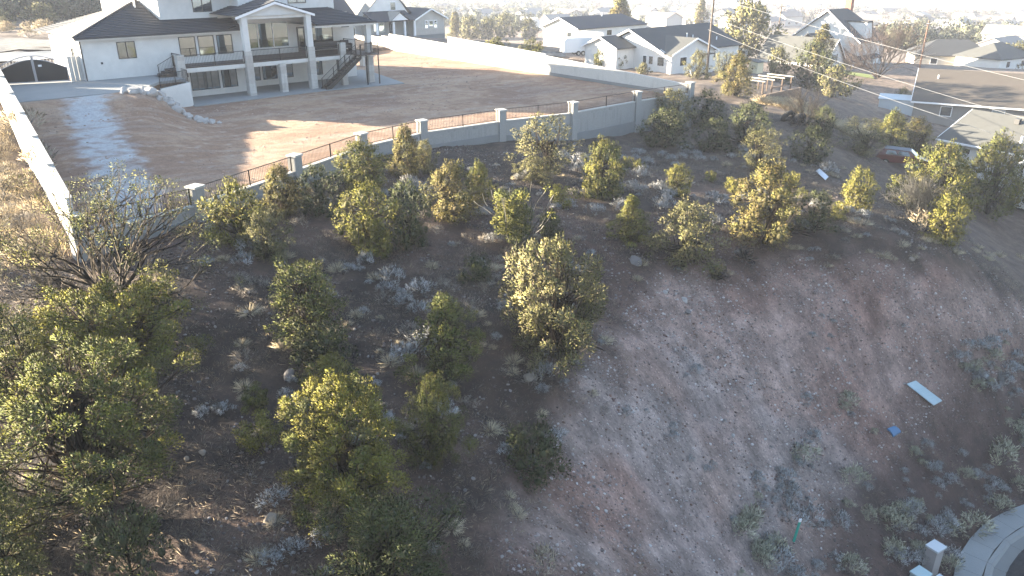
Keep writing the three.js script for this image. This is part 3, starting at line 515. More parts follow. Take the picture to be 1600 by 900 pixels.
{ // left boundary wall, stepping down from the gate to the fence corner
  const t = thing('boundary_wall', 'white boundary wall stepping down along the left edge of the yard', 'wall', 0, 0, 0, 0);
  const L = Math.hypot(CD[0] - CA[0], CD[1] - CA[1]), an = lineAngle(CA, CD), m = new THREE.Matrix4().makeRotationY(an).setPosition(CA[0], 0, CA[1]), n = 7;
  const f0 = (q) => 1.75 + 3.1 * q / L;
  for (let k = 0; k < n; k++) {
    const a = L * k / n, b = L * (k + 1) / n, st = 0.05, ya = f0(a) + st, yb = f0(b) - st, pr = (x0, x1, lo0, lo1, hi0, hi1, w) => prism([[x0, hi0, w], [x1, hi1, w], [x1, lo1, w], [x0, lo0, w]], [0, 0, -2 * w]).applyMatrix4(m);
    part('wall_panel', pr(a + 0.1, b - 0.1, -3.5, -3.5, ya, yb, 0.1), M.stuccoWall, t); part('wall_cap', pr(a + 0.12, b - 0.12, ya + 0.002, yb + 0.002, ya + 0.07, yb + 0.07, 0.15), M.cap, t);
    const p = part('pillar', box(b - 0.095, b + 0.095, -3.5, f0(b) + st + 0.02, -0.12, 0.12).applyMatrix4(m), M.stuccoWall, t); part('pillar_cap', box(b - 0.13, b + 0.115, f0(b) + st + 0.02, f0(b) + st + 0.09, -0.155, 0.155).applyMatrix4(m), M.cap, p);
  }
}
{ // arched iron gate
  const [gx0, gz0] = fromAB(-18.3, -4.9), [gx1, gz1] = fromAB(-13.75, -3.3), L = Math.hypot(gx1 - gx0, gz1 - gz0), an = lineAngle([gx0, gz0], [gx1, gz1]);
  const t = thing('driveway_gate', 'arched double iron gate with black mesh infill at the head of the drive', 'gate', gx0, 2.26, gz0, an), arc = (x, e = 0) => 1.35 + 0.75 * Math.sin(Math.PI * x / L) + e;
  for (const [a, b] of [[0.08, L / 2 - 0.05], [L / 2 + 0.05, L - 0.08]]) {
    const pts = [[a, 0.1, 0], [b, 0.1, 0]]; const N = 10; for (let k = N; k >= 0; k--) { const x = lerp(a, b, k / N); pts.push([x, arc(x, -0.32), 0]); }
    const leaf = part('gate_leaf', prism(pts, [0, 0, 0.04]), M.black, t);
    const fr = [bar([a, 0.05, 0.02], [a, arc(a), 0.02], 0.05), bar([b, 0.05, 0.02], [b, arc(b), 0.02], 0.05), bar([a, 0.08, 0.02], [b, 0.08, 0.02], 0.05)];
    for (let k = 0; k < N; k++) { const x0 = lerp(a, b, k / N), x1 = lerp(a, b, (k + 1) / N); fr.push(bar([x0, arc(x0), 0.02], [x1, arc(x1), 0.02], 0.035), bar([x0, arc(x0, -0.3), 0.02], [x1, arc(x1, -0.3), 0.02], 0.03)); for (const xx of [x0 + 0.05, (x0 + x1) / 2]) fr.push(bar([xx, arc(xx, -0.3), 0.02], [xx, arc(xx), 0.02], 0.012, 4)); }
    part('gate_frame', fr, M.steelGrey ?? (M.steelGrey = std([0.4, 0.4, 0.42], 0.5, { metalness: 0.5 })), leaf);
  }
  part('latch', box(L / 2 + 0.35, L / 2 + 0.6, 1.25, 1.4, 0.03, 0.09), M.white, t);
  const p = thing('side_fence', 'grey board panel closing the gap between the gate and the house corner', 'fence panel', gx1, 2.24, gz1, TH);
  for (let k = 0; k < 3; k++) part('board', box(0.05 + k * 0.33, 0.36 + k * 0.33, 0, 1.95, -0.03 - 0.004 * k, 0.03), M.stuccoGrey, p);
  const q = thing('gate_post', 'grey block post at the left side of the iron gate', 'post', gx0, 2.1, gz0, an); part('shaft', box(-0.75, -0.1, -0.5, 1.75, -0.25, 0.25), M.block, q); part('cap', box(-0.8, -0.05, 1.75, 1.86, -0.3, 0.3), M.cap, q);
}

// ---------------------------------------------------------------- trees and shrubs
const GREENS = {
  juniper: [[0.136, 0.134, 0.018], [0.107, 0.119, 0.020], [0.156, 0.145, 0.021], [0.092, 0.102, 0.020]],
  pinyon: [[0.106, 0.120, 0.022], [0.130, 0.135, 0.026], [0.085, 0.100, 0.021]],
  grey: [[0.152, 0.147, 0.051], [0.173, 0.160, 0.063], [0.122, 0.120, 0.040], [0.203, 0.185, 0.082]],
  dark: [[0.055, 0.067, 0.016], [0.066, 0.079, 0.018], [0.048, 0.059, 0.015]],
  bronze: [[0.162, 0.128, 0.031], [0.139, 0.120, 0.029], [0.123, 0.119, 0.028]],
  yellow: [[0.184, 0.173, 0.021], [0.156, 0.156, 0.021], [0.199, 0.185, 0.031]],
};
function limbTo(A, a, b, r0, r1, rnd, c, sag = 0.12, sides = 5) {
  const pts = [], n = 5, L = a.distanceTo(b), o = unit(rnd).multiplyScalar(L * sag);
  for (let k = 0; k <= n; k++) { const t = k / n; pts.push(a.clone().lerp(b, t).addScaledVector(o, Math.sin(Math.PI * t)).add(R3(0, -L * 0.06 * Math.sin(Math.PI * t), 0))); }
  A.tube(pts, r0, r1, sides, c); return pts;
}
// o: w, h, n clumps, rc clump radius, per sprays, L, wd spray size, prof(t), t0 crown base, col, limbs, twigs, trunk
function treeProto(seed, o) {
  const r = rngOf(seed), F = new Acc(), B = new Acc(), W = o.w / 2, H = o.h, p1 = r() * 6.28, p2 = r() * 6.28, clumps = [];
  const bark = o.bark ?? [0.13, 0.105, 0.085];
  for (let i = 0; i < o.n; i++) {
    const t = Math.pow((i + r()) / o.n, o.pow ?? 0.9), y = lerp(o.t0, 1, t), phi = i * 2.39996 + r() * 0.9, lob = 1 + 0.3 * Math.sin(2 * phi + p1 + t * 3) + 0.22 * Math.sin(3 * phi + p2 - t * 4);
    const rr = o.prof(t) * W * lob * Math.sqrt(lerp(o.inner ?? 0.2, 1, r())), rc = o.rc * (0.65 + 0.7 * r()) * (1 - 0.25 * t);
    const c = R3(Math.cos(phi) * rr, y * H - rc * 0.6, Math.sin(phi) * rr); if (c.y < rc * 0.5) c.y = rc * 0.5;
    clumps.push([c, rc]);
    if (r() < (o.spike ?? 0.55)) { const out = c.clone().sub(R3(0, H * 0.4, 0)).normalize(); out.y = Math.abs(out.y) * 0.5 + 0.55 * r() + 0.25; out.normalize(); clumps.push([c.clone().addScaledVector(out, rc * (0.75 + 0.5 * r())), rc * (0.36 + 0.25 * r())]); }
  }
  for (const [c, rc] of clumps) {
    const base = o.col[Math.floor(r() * o.col.length)], k0 = 0.65 + 0.7 * r(), per = Math.round(o.per * (rc / o.rc) ** 2 * (0.8 + 0.4 * r()));
    const rad = R3(c.x, (c.y - H * 0.35) * 0.6, c.z); if (rad.lengthSq() > 1e-4) rad.normalize();
    for (let q = 0; q < per; q++) {
      const d = unit(r); if (d.y < -0.35 && r() < 0.6) d.y = -d.y;
      const s = rc * (0.35 + 0.62 * Math.sqrt(r())), p = R3(c.x + d.x * s, c.y + d.y * s * 0.85, c.z + d.z * s);
      const ax = d.clone().multiplyScalar(0.9).addScaledVector(rad, 0.45).add(unit(r).multiplyScalar(0.55)); ax.y += 0.25; ax.normalize();
      const m = d.clone().multiplyScalar(0.8).addScaledVector(rad, 0.45).addScaledVector(unit(r), 0.14).normalize(), k = k0 * (0.82 + 0.36 * r());
      const dead = r() < (o.dead ?? 0.03), cl = dead ? [0.15, 0.115, 0.08] : [base[0] * k, base[1] * k, base[2] * k];
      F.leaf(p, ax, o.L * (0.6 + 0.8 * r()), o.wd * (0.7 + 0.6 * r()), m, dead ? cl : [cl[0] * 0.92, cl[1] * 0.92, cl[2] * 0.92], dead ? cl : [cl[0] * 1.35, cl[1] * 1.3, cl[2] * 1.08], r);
    }
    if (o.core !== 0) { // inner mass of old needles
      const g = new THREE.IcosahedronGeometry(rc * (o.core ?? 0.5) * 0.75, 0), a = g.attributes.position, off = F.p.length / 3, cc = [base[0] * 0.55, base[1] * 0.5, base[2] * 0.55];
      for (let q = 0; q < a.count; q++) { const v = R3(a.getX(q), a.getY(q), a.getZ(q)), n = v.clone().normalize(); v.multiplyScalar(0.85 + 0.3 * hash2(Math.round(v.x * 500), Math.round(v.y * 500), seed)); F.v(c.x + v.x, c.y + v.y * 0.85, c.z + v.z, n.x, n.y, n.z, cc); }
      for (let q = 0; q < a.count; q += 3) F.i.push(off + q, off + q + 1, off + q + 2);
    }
  }
  const nt = o.trunks ?? 1, tr = o.trunk ?? 0.13, forks = [];
  for (let k = 0; k < nt; k++) { const e = R3((r() - 0.5) * W * 0.5 * (nt > 1 ? 1.4 : 0.5), H * (o.fork ?? 0.55), (r() - 0.5) * W * 0.5 * (nt > 1 ? 1.4 : 0.5)); forks.push(limbTo(B, R3((r() - 0.5) * 0.2, -0.4, (r() - 0.5) * 0.2), e, tr, tr * 0.45, r, bark, 0.06, 7)); }
  for (const [c, rc] of clumps) if (r() < (o.limbs ?? 0.5)) { const f = forks[Math.floor(r() * nt)], s = f[Math.min(f.length - 1, 1 + Math.floor(r() * (f.length - 1)))]; limbTo(B, s.clone(), c.clone(), tr * 0.32, 0.012, r, bark, 0.1, 4); }
  for (let k = 0; k < (o.twigs ?? 0); k++) { const [c, rc] = clumps[Math.floor(r() * clumps.length)], d = unit(r); d.y = d.y * 0.6 + 0.1; const e = c.clone().addScaledVector(d, rc * (1.0 + 0.7 * r())); limbTo(B, c.clone(), e, 0.018, 0.006, r, [0.26, 0.235, 0.2], 0.1, 3); }
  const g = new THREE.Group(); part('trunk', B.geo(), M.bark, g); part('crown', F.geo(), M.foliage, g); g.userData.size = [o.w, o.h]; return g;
}
const dome = (t) => Math.pow(Math.sin(Math.PI * (0.16 + 0.82 * t)), 0.6), cone = (t) => Math.pow(1 - t, 0.75) * 0.95 + 0.1, egg = (t) => Math.pow(Math.sin(Math.PI * Math.pow(0.1 + 0.88 * t, 0.75)), 0.65);
const mop = (t) => 0.35 + 0.65 * Math.sin(Math.PI * Math.pow(t, 0.8)), loose = (t) => 0.55 + 0.45 * Math.sin(Math.PI * t);
const PROTO = {};
const J = (o) => ({ w: 4, h: 3.6, n: 88, rc: 0.5, per: 205, L: 0.12, wd: 0.017, prof: dome, t0: 0.06, col: GREENS.juniper, limbs: 0.35, twigs: 10, trunks: 2, ...o });
const SPEC = {
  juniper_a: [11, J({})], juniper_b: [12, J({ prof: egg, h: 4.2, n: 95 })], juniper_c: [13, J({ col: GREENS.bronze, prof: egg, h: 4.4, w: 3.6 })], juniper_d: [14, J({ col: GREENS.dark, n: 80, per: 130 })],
  juniper_cone: [15, J({ prof: cone, h: 4.6, w: 3.2, n: 80, rc: 0.42 })], juniper_yellow: [16, J({ col: GREENS.yellow, n: 80, per: 140 })], juniper_e: [31, J({ prof: dome, h: 3.4, n: 70, rc: 0.55, inner: 0.5 })],
  pinyon_a: [17, J({ col: GREENS.pinyon, prof: mop, h: 4.6, w: 3.9, n: 105, rc: 0.42, per: 135, t0: 0.16, core: 0.35, trunks: 1, fork: 0.8, limbs: 0.7, dead: 0.06 })], pinyon_b: [18, J({ col: GREENS.pinyon, prof: egg, h: 4.8, w: 3.6, n: 85, rc: 0.4, t0: 0.14, core: 0.3, trunks: 1, fork: 0.8, limbs: 0.7 })],
  grey_a: [19, J({ col: GREENS.grey, prof: dome, h: 4.2, w: 4.6, n: 115, rc: 0.42, per: 260, L: 0.11, wd: 0.017, twigs: 220, core: 0.3, limbs: 0.8, dead: 0.12 })], grey_b: [20, J({ col: GREENS.grey, prof: dome, h: 3.6, w: 3.6, n: 80, rc: 0.42, per: 150, twigs: 40, core: 0.4 })], grey_c: [21, J({ col: GREENS.grey, prof: loose, h: 4.4, w: 3.8, n: 80, rc: 0.42, per: 130, twigs: 60, core: 0.3 })],
  bush_a: [22, { w: 1.6, h: 1.2, n: 22, rc: 0.3, per: 210, L: 0.075, wd: 0.013, prof: dome, t0: 0.1, col: GREENS.juniper, limbs: 0.3, trunk: 0.05 }], bush_b: [23, { w: 1.6, h: 1.3, n: 20, rc: 0.3, per: 210, L: 0.075, wd: 0.013, prof: loose, t0: 0.1, col: GREENS.yellow, limbs: 0.3, trunk: 0.05 }], bush_c: [24, { w: 1.8, h: 1.2, n: 22, rc: 0.32, per: 210, L: 0.075, wd: 0.013, prof: dome, t0: 0.1, col: GREENS.dark, limbs: 0.3, trunk: 0.05 }],
  big_pinyon: [25, J({ col: [...GREENS.pinyon, ...GREENS.juniper.slice(0, 2)], prof: loose, h: 5, w: 5.6, n: 150, rc: 0.36, per: 460, L: 0.08, wd: 0.012, t0: 0.16, core: 0.28, trunk: 0.18, trunks: 2, fork: 0.7, limbs: 0.8, twigs: 90, inner: 0.12, dead: 0.07 })],
  big_juniper: [26, J({ col: [...GREENS.yellow, ...GREENS.juniper], prof: egg, h: 4.6, w: 4.4, n: 170, rc: 0.4, per: 440, L: 0.08, wd: 0.012, twigs: 70, core: 0.4 })],
  wide_juniper: [27, J({ col: [...GREENS.yellow, ...GREENS.juniper], prof: loose, h: 2.8, w: 5, n: 120, rc: 0.42, per: 480, L: 0.08, wd: 0.012, t0: 0.2, twigs: 90, core: 0.3, limbs: 0.9, inner: 0.1 })],
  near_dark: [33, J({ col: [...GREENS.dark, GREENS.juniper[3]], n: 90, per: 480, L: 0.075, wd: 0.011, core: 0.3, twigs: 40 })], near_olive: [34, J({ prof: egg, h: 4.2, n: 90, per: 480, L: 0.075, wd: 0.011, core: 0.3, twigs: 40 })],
  spruce: [28, J({ col: GREENS.bronze, prof: cone, h: 9, w: 4, n: 90, rc: 0.6, per: 90, L: 0.3, wd: 0.06, core: 0.5, trunks: 1 })],
  tall_pine: [29, J({ col: GREENS.bronze, prof: egg, h: 11, w: 9, n: 90, rc: 1.1, per: 120, L: 0.4, wd: 0.08, core: 0.5, trunk: 0.3 })],
  far_round: [30, J({ col: GREENS.grey, prof: dome, h: 5, w: 5.5, n: 50, rc: 0.85, per: 80, L: 0.3, wd: 0.07, core: 0.6 })],
};
function proto(k) { return PROTO[k] ??= treeProto(...SPEC[k]); }
function placeTree(kind, name, label, x, y, z, w, h, turn, category = 'tree', group) {
  const p = proto(kind), o = p.clone(); o.userData = {}; o.name = numbered(name); o.position.set(x, y, z); o.rotation.y = turn;
  o.scale.set(w / p.userData.size[0], h / p.userData.size[1], w / p.userData.size[0]); scene.add(o); return tag(o, label, category, group);
}
let treeTurn = 0.7;
// crown outline in the photograph: left, right, top, bottom
function treeBox(kind, name, label, x0, x1, y0, y1, o = {}) {
  const wpx = x1 - x0, cx = (x0 + x1) / 2; let g = at(cx, Math.min(y1, 1200) - (o.trunk ? 0 : wpx * 0.14));
  if (o.push) { const d = rayDir(cx, y1); }
  const m = g.t / FOC, w = wpx * m * (o.wk ?? 0.98), sd = Math.sin(g.dep), cd = Math.cos(g.dep), h = Math.max(0.55 * w, ((y1 - y0) * m - 0.3 * w * sd) / cd) * (o.hk ?? 1);
  treeTurn += 2.1; return placeTree(kind, name, label, g.x, g.y - 0.05, g.z, w, h, o.turn ?? treeTurn, o.cat ?? 'tree', o.group);
}
const T = treeBox;
// foreground left
T('big_pinyon', 'pinyon_tree', 'largest wide pinyon tree filling the bottom left corner, two dark trunks showing', 2, 312, 560, 830, { trunk: 0 });
T('wide_juniper', 'juniper_tree', 'spreading yellow-green juniper just below the half-bare tree on the left', 88, 298, 452, 610);
T('near_olive', 'juniper_tree', 'olive juniper cut by the left edge above the big pinyon', -60, 104, 478, 640);
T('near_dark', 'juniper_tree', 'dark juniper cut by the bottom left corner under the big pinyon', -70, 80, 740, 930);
T('bush_c', 'juniper_shrub', 'dark shrub in deep shade below the trunks of the big pinyon', 140, 268, 790, 915, { cat: 'shrub' });
T('big_juniper', 'juniper_tree', 'tall bright yellow-green juniper at bottom centre left with upright sprays', 448, 642, 602, 812);
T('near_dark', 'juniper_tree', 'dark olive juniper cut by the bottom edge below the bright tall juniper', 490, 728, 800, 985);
T('near_olive', 'juniper_tree', 'shaded juniper right beside the bright tall one at bottom centre', 636, 728, 596, 735);
T('bush_c', 'juniper_shrub', 'low dark green shrub in shade at the edge of the bare bank', 778, 890, 668, 760, { cat: 'shrub' });
T('pinyon_a', 'pinyon_tree', 'round-topped pinyon with a dark trunk left of centre in the brush', 420, 545, 398, 540, { trunk: 1 });
T('bush_c', 'juniper_shrub', 'dark low shrub in the shade at the foot of the round-topped pinyon', 458, 555, 505, 590, { cat: 'shrub' });
T('juniper_yellow', 'juniper_tree', 'small yellow-green juniper below the round-topped pinyon', 478, 562, 555, 650);
T('pinyon_b', 'pinyon_tree', 'slender olive pinyon in the middle of the brushy lot left of the grey-green tree', 648, 748, 452, 600, { trunk: 1 });
T('grey_a', 'juniper_tree', 'large grey-green tree with many pale bare twigs at the centre of the lot', 772, 952, 388, 578, { wk: 0.92 });
T('bush_b', 'juniper_shrub', 'bright green shrub at left centre between the pinyon and the tall juniper', 378, 438, 645, 705, { cat: 'shrub' });
T('bush_a', 'juniper_shrub', 'thin green shrub in shade left of the small yellow-green juniper', 378, 422, 600, 642, { cat: 'shrub' });
// row below the fence
T('juniper_yellow', 'juniper_tree', 'bright yellow-green juniper leftmost of the row below the fence', 332, 418, 288, 392);
T('grey_b', 'juniper_tree', 'grey-green juniper in front of the leftmost bright one below the fence', 384, 455, 332, 412);
T('juniper_c', 'juniper_tree', 'loose brownish juniper against the fence railing right of the leftmost one', 408, 478, 264, 345);
T('juniper_d', 'juniper_tree', 'dull dark juniper between the brownish one and the tall rounded one by the fence', 464, 532, 262, 345);
T('juniper_a', 'juniper_tree', 'rounded juniper overlapping the fence railing beside a pillar', 524, 608, 228, 305);
T('juniper_c', 'juniper_tree', 'upright golden brown juniper standing against the fence wall', 610, 662, 203, 285);
T('grey_b', 'juniper_tree', 'pale juniper touching the right side of the upright golden brown one', 648, 682, 222, 275);
T('juniper_yellow', 'juniper_tree', 'broad yellow-lit juniper in the middle of the row below the fence', 532, 622, 292, 400);
T('juniper_d', 'juniper_tree', 'dark juniper on the shaded side of the broad yellow-lit one', 600, 678, 288, 395);
T('juniper_b', 'juniper_tree', 'small upright juniper in front of the broad yellow-lit one', 576, 610, 344, 406);
T('juniper_c', 'juniper_tree', 'golden olive rounded juniper left of the half-bare bush', 670, 748, 260, 355);
T('juniper_b', 'juniper_tree', 'green juniper just behind the golden olive rounded one', 728, 770, 256, 322);
T('grey_c', 'juniper_tree', 'tall loose grey-green juniper against the middle of the fence wall', 806, 892, 188, 288);
T('grey_b', 'juniper_tree', 'low spreading grey juniper at the left foot of the tall loose one', 806, 860, 248, 290);
T('juniper_a', 'juniper_tree', 'thick rounded juniper right of the tall loose grey-green one', 904, 980, 226, 318);
T('bush_b', 'juniper_shrub', 'small leafy green shrub between the half-bare bush and the thick rounded juniper', 860, 898, 290, 328, { cat: 'shrub' });
T('bush_c', 'juniper_shrub', 'dark shrub at the right side of the half-bare bush', 838, 880, 330, 385, { cat: 'shrub' });
T('bush_c', 'juniper_shrub', 'small dark rounded juniper alone on the open brush left of centre', 720, 772, 398, 450, { cat: 'shrub' });
T('juniper_cone', 'juniper_tree', 'cone-shaped juniper standing alone on the open ground right of centre', 954, 1014, 310, 388);
T('grey_b', 'juniper_tree', 'pale yellow-grey round tree at the top of the bare bank', 1018, 1118, 322, 430);
T('juniper_c', 'juniper_tree', 'large dark-bellied juniper above the middle of the bank', 1142, 1242, 264, 392);
T('juniper_d', 'juniper_tree', 'dark low juniper at the right side of the large dark-bellied one', 1236, 1300, 302, 368);
T('grey_c', 'juniper_tree', 'pale juniper alone on the slope left of the lying grey sheet', 1158, 1218, 206, 275);
T('juniper_yellow', 'juniper_tree', 'small bright juniper right of the thick rounded one', 1036, 1080, 260, 312);
T('juniper_yellow', 'juniper_tree', 'bright yellow-green round juniper alone right of the lying grey sheet', 1310, 1364, 266, 338);
T('bush_b', 'juniper_shrub', 'pale green round shrub just left of the lying grey sheet', 1222, 1250, 270, 296, { cat: 'shrub' });
T('bush_a', 'juniper_shrub', 'small pale shrub below the lying grey sheet', 1242, 1262, 294, 312, { cat: 'shrub' });
T('bush_b', 'juniper_shrub', 'small leafy shrub left of the large dark-bellied juniper', 1134, 1162, 278, 306, { cat: 'shrub' });
T('bush_b', 'juniper_shrub', 'tiny yellow shrub above the bright small juniper right of centre', 1100, 1120, 268, 286, { cat: 'shrub' });
T('bush_b', 'juniper_shrub', 'yellow-green shrub at the foot of the dark low juniper', 1294, 1320, 322, 346, { cat: 'shrub' });
T('bush_b', 'juniper_shrub', 'upper of two small bright shrubs right of the thick rounded juniper', 972, 988, 244, 262, { cat: 'shrub' });
T('bush_a', 'juniper_shrub', 'lower of two small bright shrubs right of the thick rounded juniper', 990, 1006, 250, 270, { cat: 'shrub' });
// shaded group beyond the fence corner
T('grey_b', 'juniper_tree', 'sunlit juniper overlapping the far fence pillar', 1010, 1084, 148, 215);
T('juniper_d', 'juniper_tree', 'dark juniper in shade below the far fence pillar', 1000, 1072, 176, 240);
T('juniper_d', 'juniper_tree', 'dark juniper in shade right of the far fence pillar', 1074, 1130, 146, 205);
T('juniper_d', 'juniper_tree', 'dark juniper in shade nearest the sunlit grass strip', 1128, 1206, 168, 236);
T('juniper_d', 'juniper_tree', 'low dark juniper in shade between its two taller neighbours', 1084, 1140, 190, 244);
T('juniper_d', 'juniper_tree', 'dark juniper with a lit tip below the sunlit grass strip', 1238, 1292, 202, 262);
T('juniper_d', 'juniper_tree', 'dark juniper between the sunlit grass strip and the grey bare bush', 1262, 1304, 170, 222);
T('grey_c', 'juniper_tree', 'pale loose juniper left of the red car', 1308, 1382, 192, 252);
T('juniper_b', 'juniper_tree', 'green upright juniper behind the red car', 1368, 1412, 178, 236);
T('juniper_c', 'juniper_tree', 'bronze juniper behind the roof of the red car', 1400, 1452, 190, 248);
T('juniper_a', 'juniper_tree', 'large spreading juniper below the grey-roofed house', 1398, 1512, 236, 352);
T('juniper_b', 'juniper_tree', 'tall olive juniper in front of the grey-roofed house wall', 1496, 1584, 222, 345);
T('juniper_d', 'juniper_tree', 'dark juniper cut by the right edge below the grey-roofed house', 1560, 1640, 262, 340);
T('juniper_yellow', 'juniper_tree', 'olive juniper in front of the large spreading one, beside the bare grey shrub', 1438, 1508, 308, 390);
// beyond: neighbours' gardens
T('grey_b', 'garden_tree', 'olive tree at the foot of the nearest power pole, left side', 1072, 1106, 84, 128);
T('grey_c', 'garden_tree', 'rounded tree between the white neighbour house and the brown-leaved tree', 1112, 1148, 86, 128);
T('juniper_c', 'garden_tree', 'brown-leaved tall shrub right of the nearest power pole', 1122, 1176, 92, 158);
T('far_round', 'garden_tree', 'big rounded pine beyond the right end of the white neighbour house', 1120, 1208, 14, 104, { hk: 0.95 });
T('juniper_d', 'garden_tree', 'dark evergreen in front of the large two-storey house', 1226, 1298, 74, 148);
T('far_round', 'garden_tree', 'olive tree left of the dark evergreen by the two-storey house', 1196, 1230, 80, 132);
T('spruce', 'garden_tree', 'spruce against the gable of the large two-storey house', 1262, 1296, 46, 112);
T('far_round', 'garden_tree', 'yellow-green round tree on the lawn below the two-storey house', 1278, 1324, 108, 158);
T('spruce', 'garden_tree', 'tall spruce between the brown-roofed house and the white neighbour house', 940, 992, 8, 84);
T('spruce', 'garden_tree', 'slim spruce behind the ridge of the white neighbour house', 1080, 1104, 6, 62);
T('juniper_d', 'garden_tree', 'dark shrub beside the left end wall of the brown-roofed long house', 1392, 1420, 140, 176);
T('far_round', 'garden_tree', 'bright evergreen at the right edge behind the brown-roofed long house', 1562, 1612, 74, 114);
T('far_round', 'garden_tree', 'pale round bush in front of the white neighbour house corner', 996, 1014, 100, 118);
for (const [x0, x1, y0, y1, l] of [[700, 724, 24, 62, 'slim leftmost tree of the hedge behind the right yard wall'], [718, 752, 32, 66, 'second tree from the left in the hedge behind the right yard wall'], [746, 780, 34, 66, 'middle tree of the hedge behind the right yard wall'], [770, 806, 28, 64, 'rightmost tall tree of the hedge behind the right yard wall'], [812, 842, 34, 64, 'rounded tree standing alone right of the hedge behind the yard wall']]) T(x0 === 700 ? 'spruce' : 'far_round', 'hedge_tree', l, x0, x1, y0, y1);
for (const [x0, x1, y0, y1, l] of [[762, 792, 62, 80, 'left low bush peeping over the right yard wall'], [812, 850, 66, 90, 'right low bush peeping over the right yard wall'], [926, 948, 82, 106, 'pale leafy bush leaning over the wall before the white garage gable'], [952, 976, 86, 110, 'darker bush in front of the white neighbour house over the wall']]) T('bush_a', 'garden_bush', l, x0, x1, y0, y1, { cat: 'bush' });
// left behind the house
for (const [k, x0, x1, y0, y1, l] of [['far_round', 46, 88, 12, 48, 'round olive bush beyond the road at top left'], ['far_round', 112, 152, -8, 30, 'yellow-green tree behind the left end of the white house roof'], ['juniper_d', 150, 192, -14, 22, 'dark tree behind the hip of the white house roof'], ['juniper_d', -10, 22, 20, 48, 'dark shrub at the left edge beyond the road'], ['grey_b', -6, 20, 30, 52, 'pale shrub at the left edge nearest the road']]) T(k, 'hill_tree', l, x0, x1, y0, y1);

// ---------------------------------------------------------------- bare and half-dead trees
function branches(A, rnd, p, d, L, r, lvl, c, tips, o) {
  const pts = [p.clone()], q = p.clone(), v = d.clone(); const n = 4;
  for (let k = 0; k < n; k++) { v.add(unit(rnd).multiplyScalar(o.wob ?? 0.28)); v.y += o.up ?? 0.06; v.normalize(); q.addScaledVector(v, L / n); pts.push(q.clone()); }
  A.tube(pts, r, r * 0.62, lvl > 2 ? 6 : lvl > 1 ? 4 : 3, c);
  if (lvl <= 0) { tips.push([q.clone(), v.clone()]); return; }
  const m = o.kids ?? 3;
  for (let k = 0; k < m; k++) { const w = v.clone().add(unit(rnd).multiplyScalar(o.spread ?? 0.75)).normalize(), s = k === 0 ? pts[n] : pts[2 + Math.floor(rnd() * (n - 1))]; branches(A, rnd, s, w, L * (0.62 + 0.25 * rnd()), r * 0.58, lvl - 1, c, tips, o); }
}
function sprayClump(F, rnd, c, rc, per, L, wd, col) {
  const k0 = 0.8 + 0.4 * rnd(), base = col[Math.floor(rnd() * col.length)];
  for (let q = 0; q < per; q++) { const d = unit(rnd), p = c.clone().addScaledVector(d, rc * Math.sqrt(rnd())), ax = d.clone().add(unit(rnd).multiplyScalar(0.6)); ax.y += 0.35; ax.normalize(); const k = k0 * (0.7 + 0.6 * rnd()), cl = [base[0] * k, base[1] * k, base[2] * k]; F.leaf(p, ax, L * (0.6 + 0.8 * rnd()), wd, d.clone().add(R3(0, 0.3, 0)).normalize(), cl, cl, rnd); }
}
{ // the big half-bare tree at the left
  const r = rngOf(404), A = new Acc(), F = new Acc(), tips = [], g = at(178, 470), m = g.t / FOC, c = [0.24, 0.21, 0.18];
  const S = 160 * m; // half spread in metres
  for (let k = 0; k < 13; k++) { const a = k / 13 * 6.28 + r() * 0.4, el = 0.4 + 0.85 * r(); branches(A, r, R3(Math.cos(a) * 0.12, -0.1, Math.sin(a) * 0.12), R3(Math.cos(a) * Math.cos(el), Math.sin(el), Math.sin(a) * Math.cos(el)), S * (0.5 + 0.12 * r()), 0.085, 3, c, tips, { up: 0.05, kids: 3, spread: 0.7, wob: 0.22 }); }
  for (const [p] of tips) if (r() < (p.y > 1.6 ? 0.5 : 0.08)) sprayClump(F, r, p, 0.2 + 0.2 * r(), 80, 0.09, 0.011, GREENS.juniper);
  const t = thing('half_bare_tree', 'big sprawling half-bare tree with grey limbs and thin green tips at left', 'tree', g.x, g.y, g.z, 0.4);
  part('trunk', A.geo(), M.bark, t); part('crown', F.geo(), M.foliage, t);
}
{ // half-dead bush with white limbs
  const r = rngOf(505), A = new Acc(), F = new Acc(), tips = [], g = at(805, 388), m = g.t / FOC, c = [0.42, 0.4, 0.36];
  for (let k = 0; k < 9; k++) { const a = k / 9 * 6.28, el = 0.75 + 0.6 * r(); branches(A, r, R3(Math.cos(a) * 0.2, 0, Math.sin(a) * 0.2), R3(Math.cos(a) * Math.cos(el), Math.sin(el), Math.sin(a) * Math.cos(el)), 62 * m, 0.05, 1, c, tips, { kids: 2, spread: 0.4, up: 0.12 }); }
  for (let k = 0; k < 46; k++) { const a = r() * 6.28, q = Math.sqrt(r()) * 30 * m; sprayClump(F, r, R3(Math.cos(a) * q, (12 + 74 * r()) * m, Math.sin(a) * q), 0.3, 200, 0.12, 0.018, GREENS.juniper); }
  for (const [p] of tips.slice(0, 5)) sprayClump(F, r, p, 0.2, 60, 0.12, 0.02, GREENS.yellow);
  const t = thing('half_dead_bush', 'half-dead yellow-green bush with bare white limbs standing up, centre of the lot', 'bush', g.x, g.y, g.z, 0.2);
  part('trunk', A.geo(), M.bark, t); part('crown', F.geo(), M.foliage, t);
}
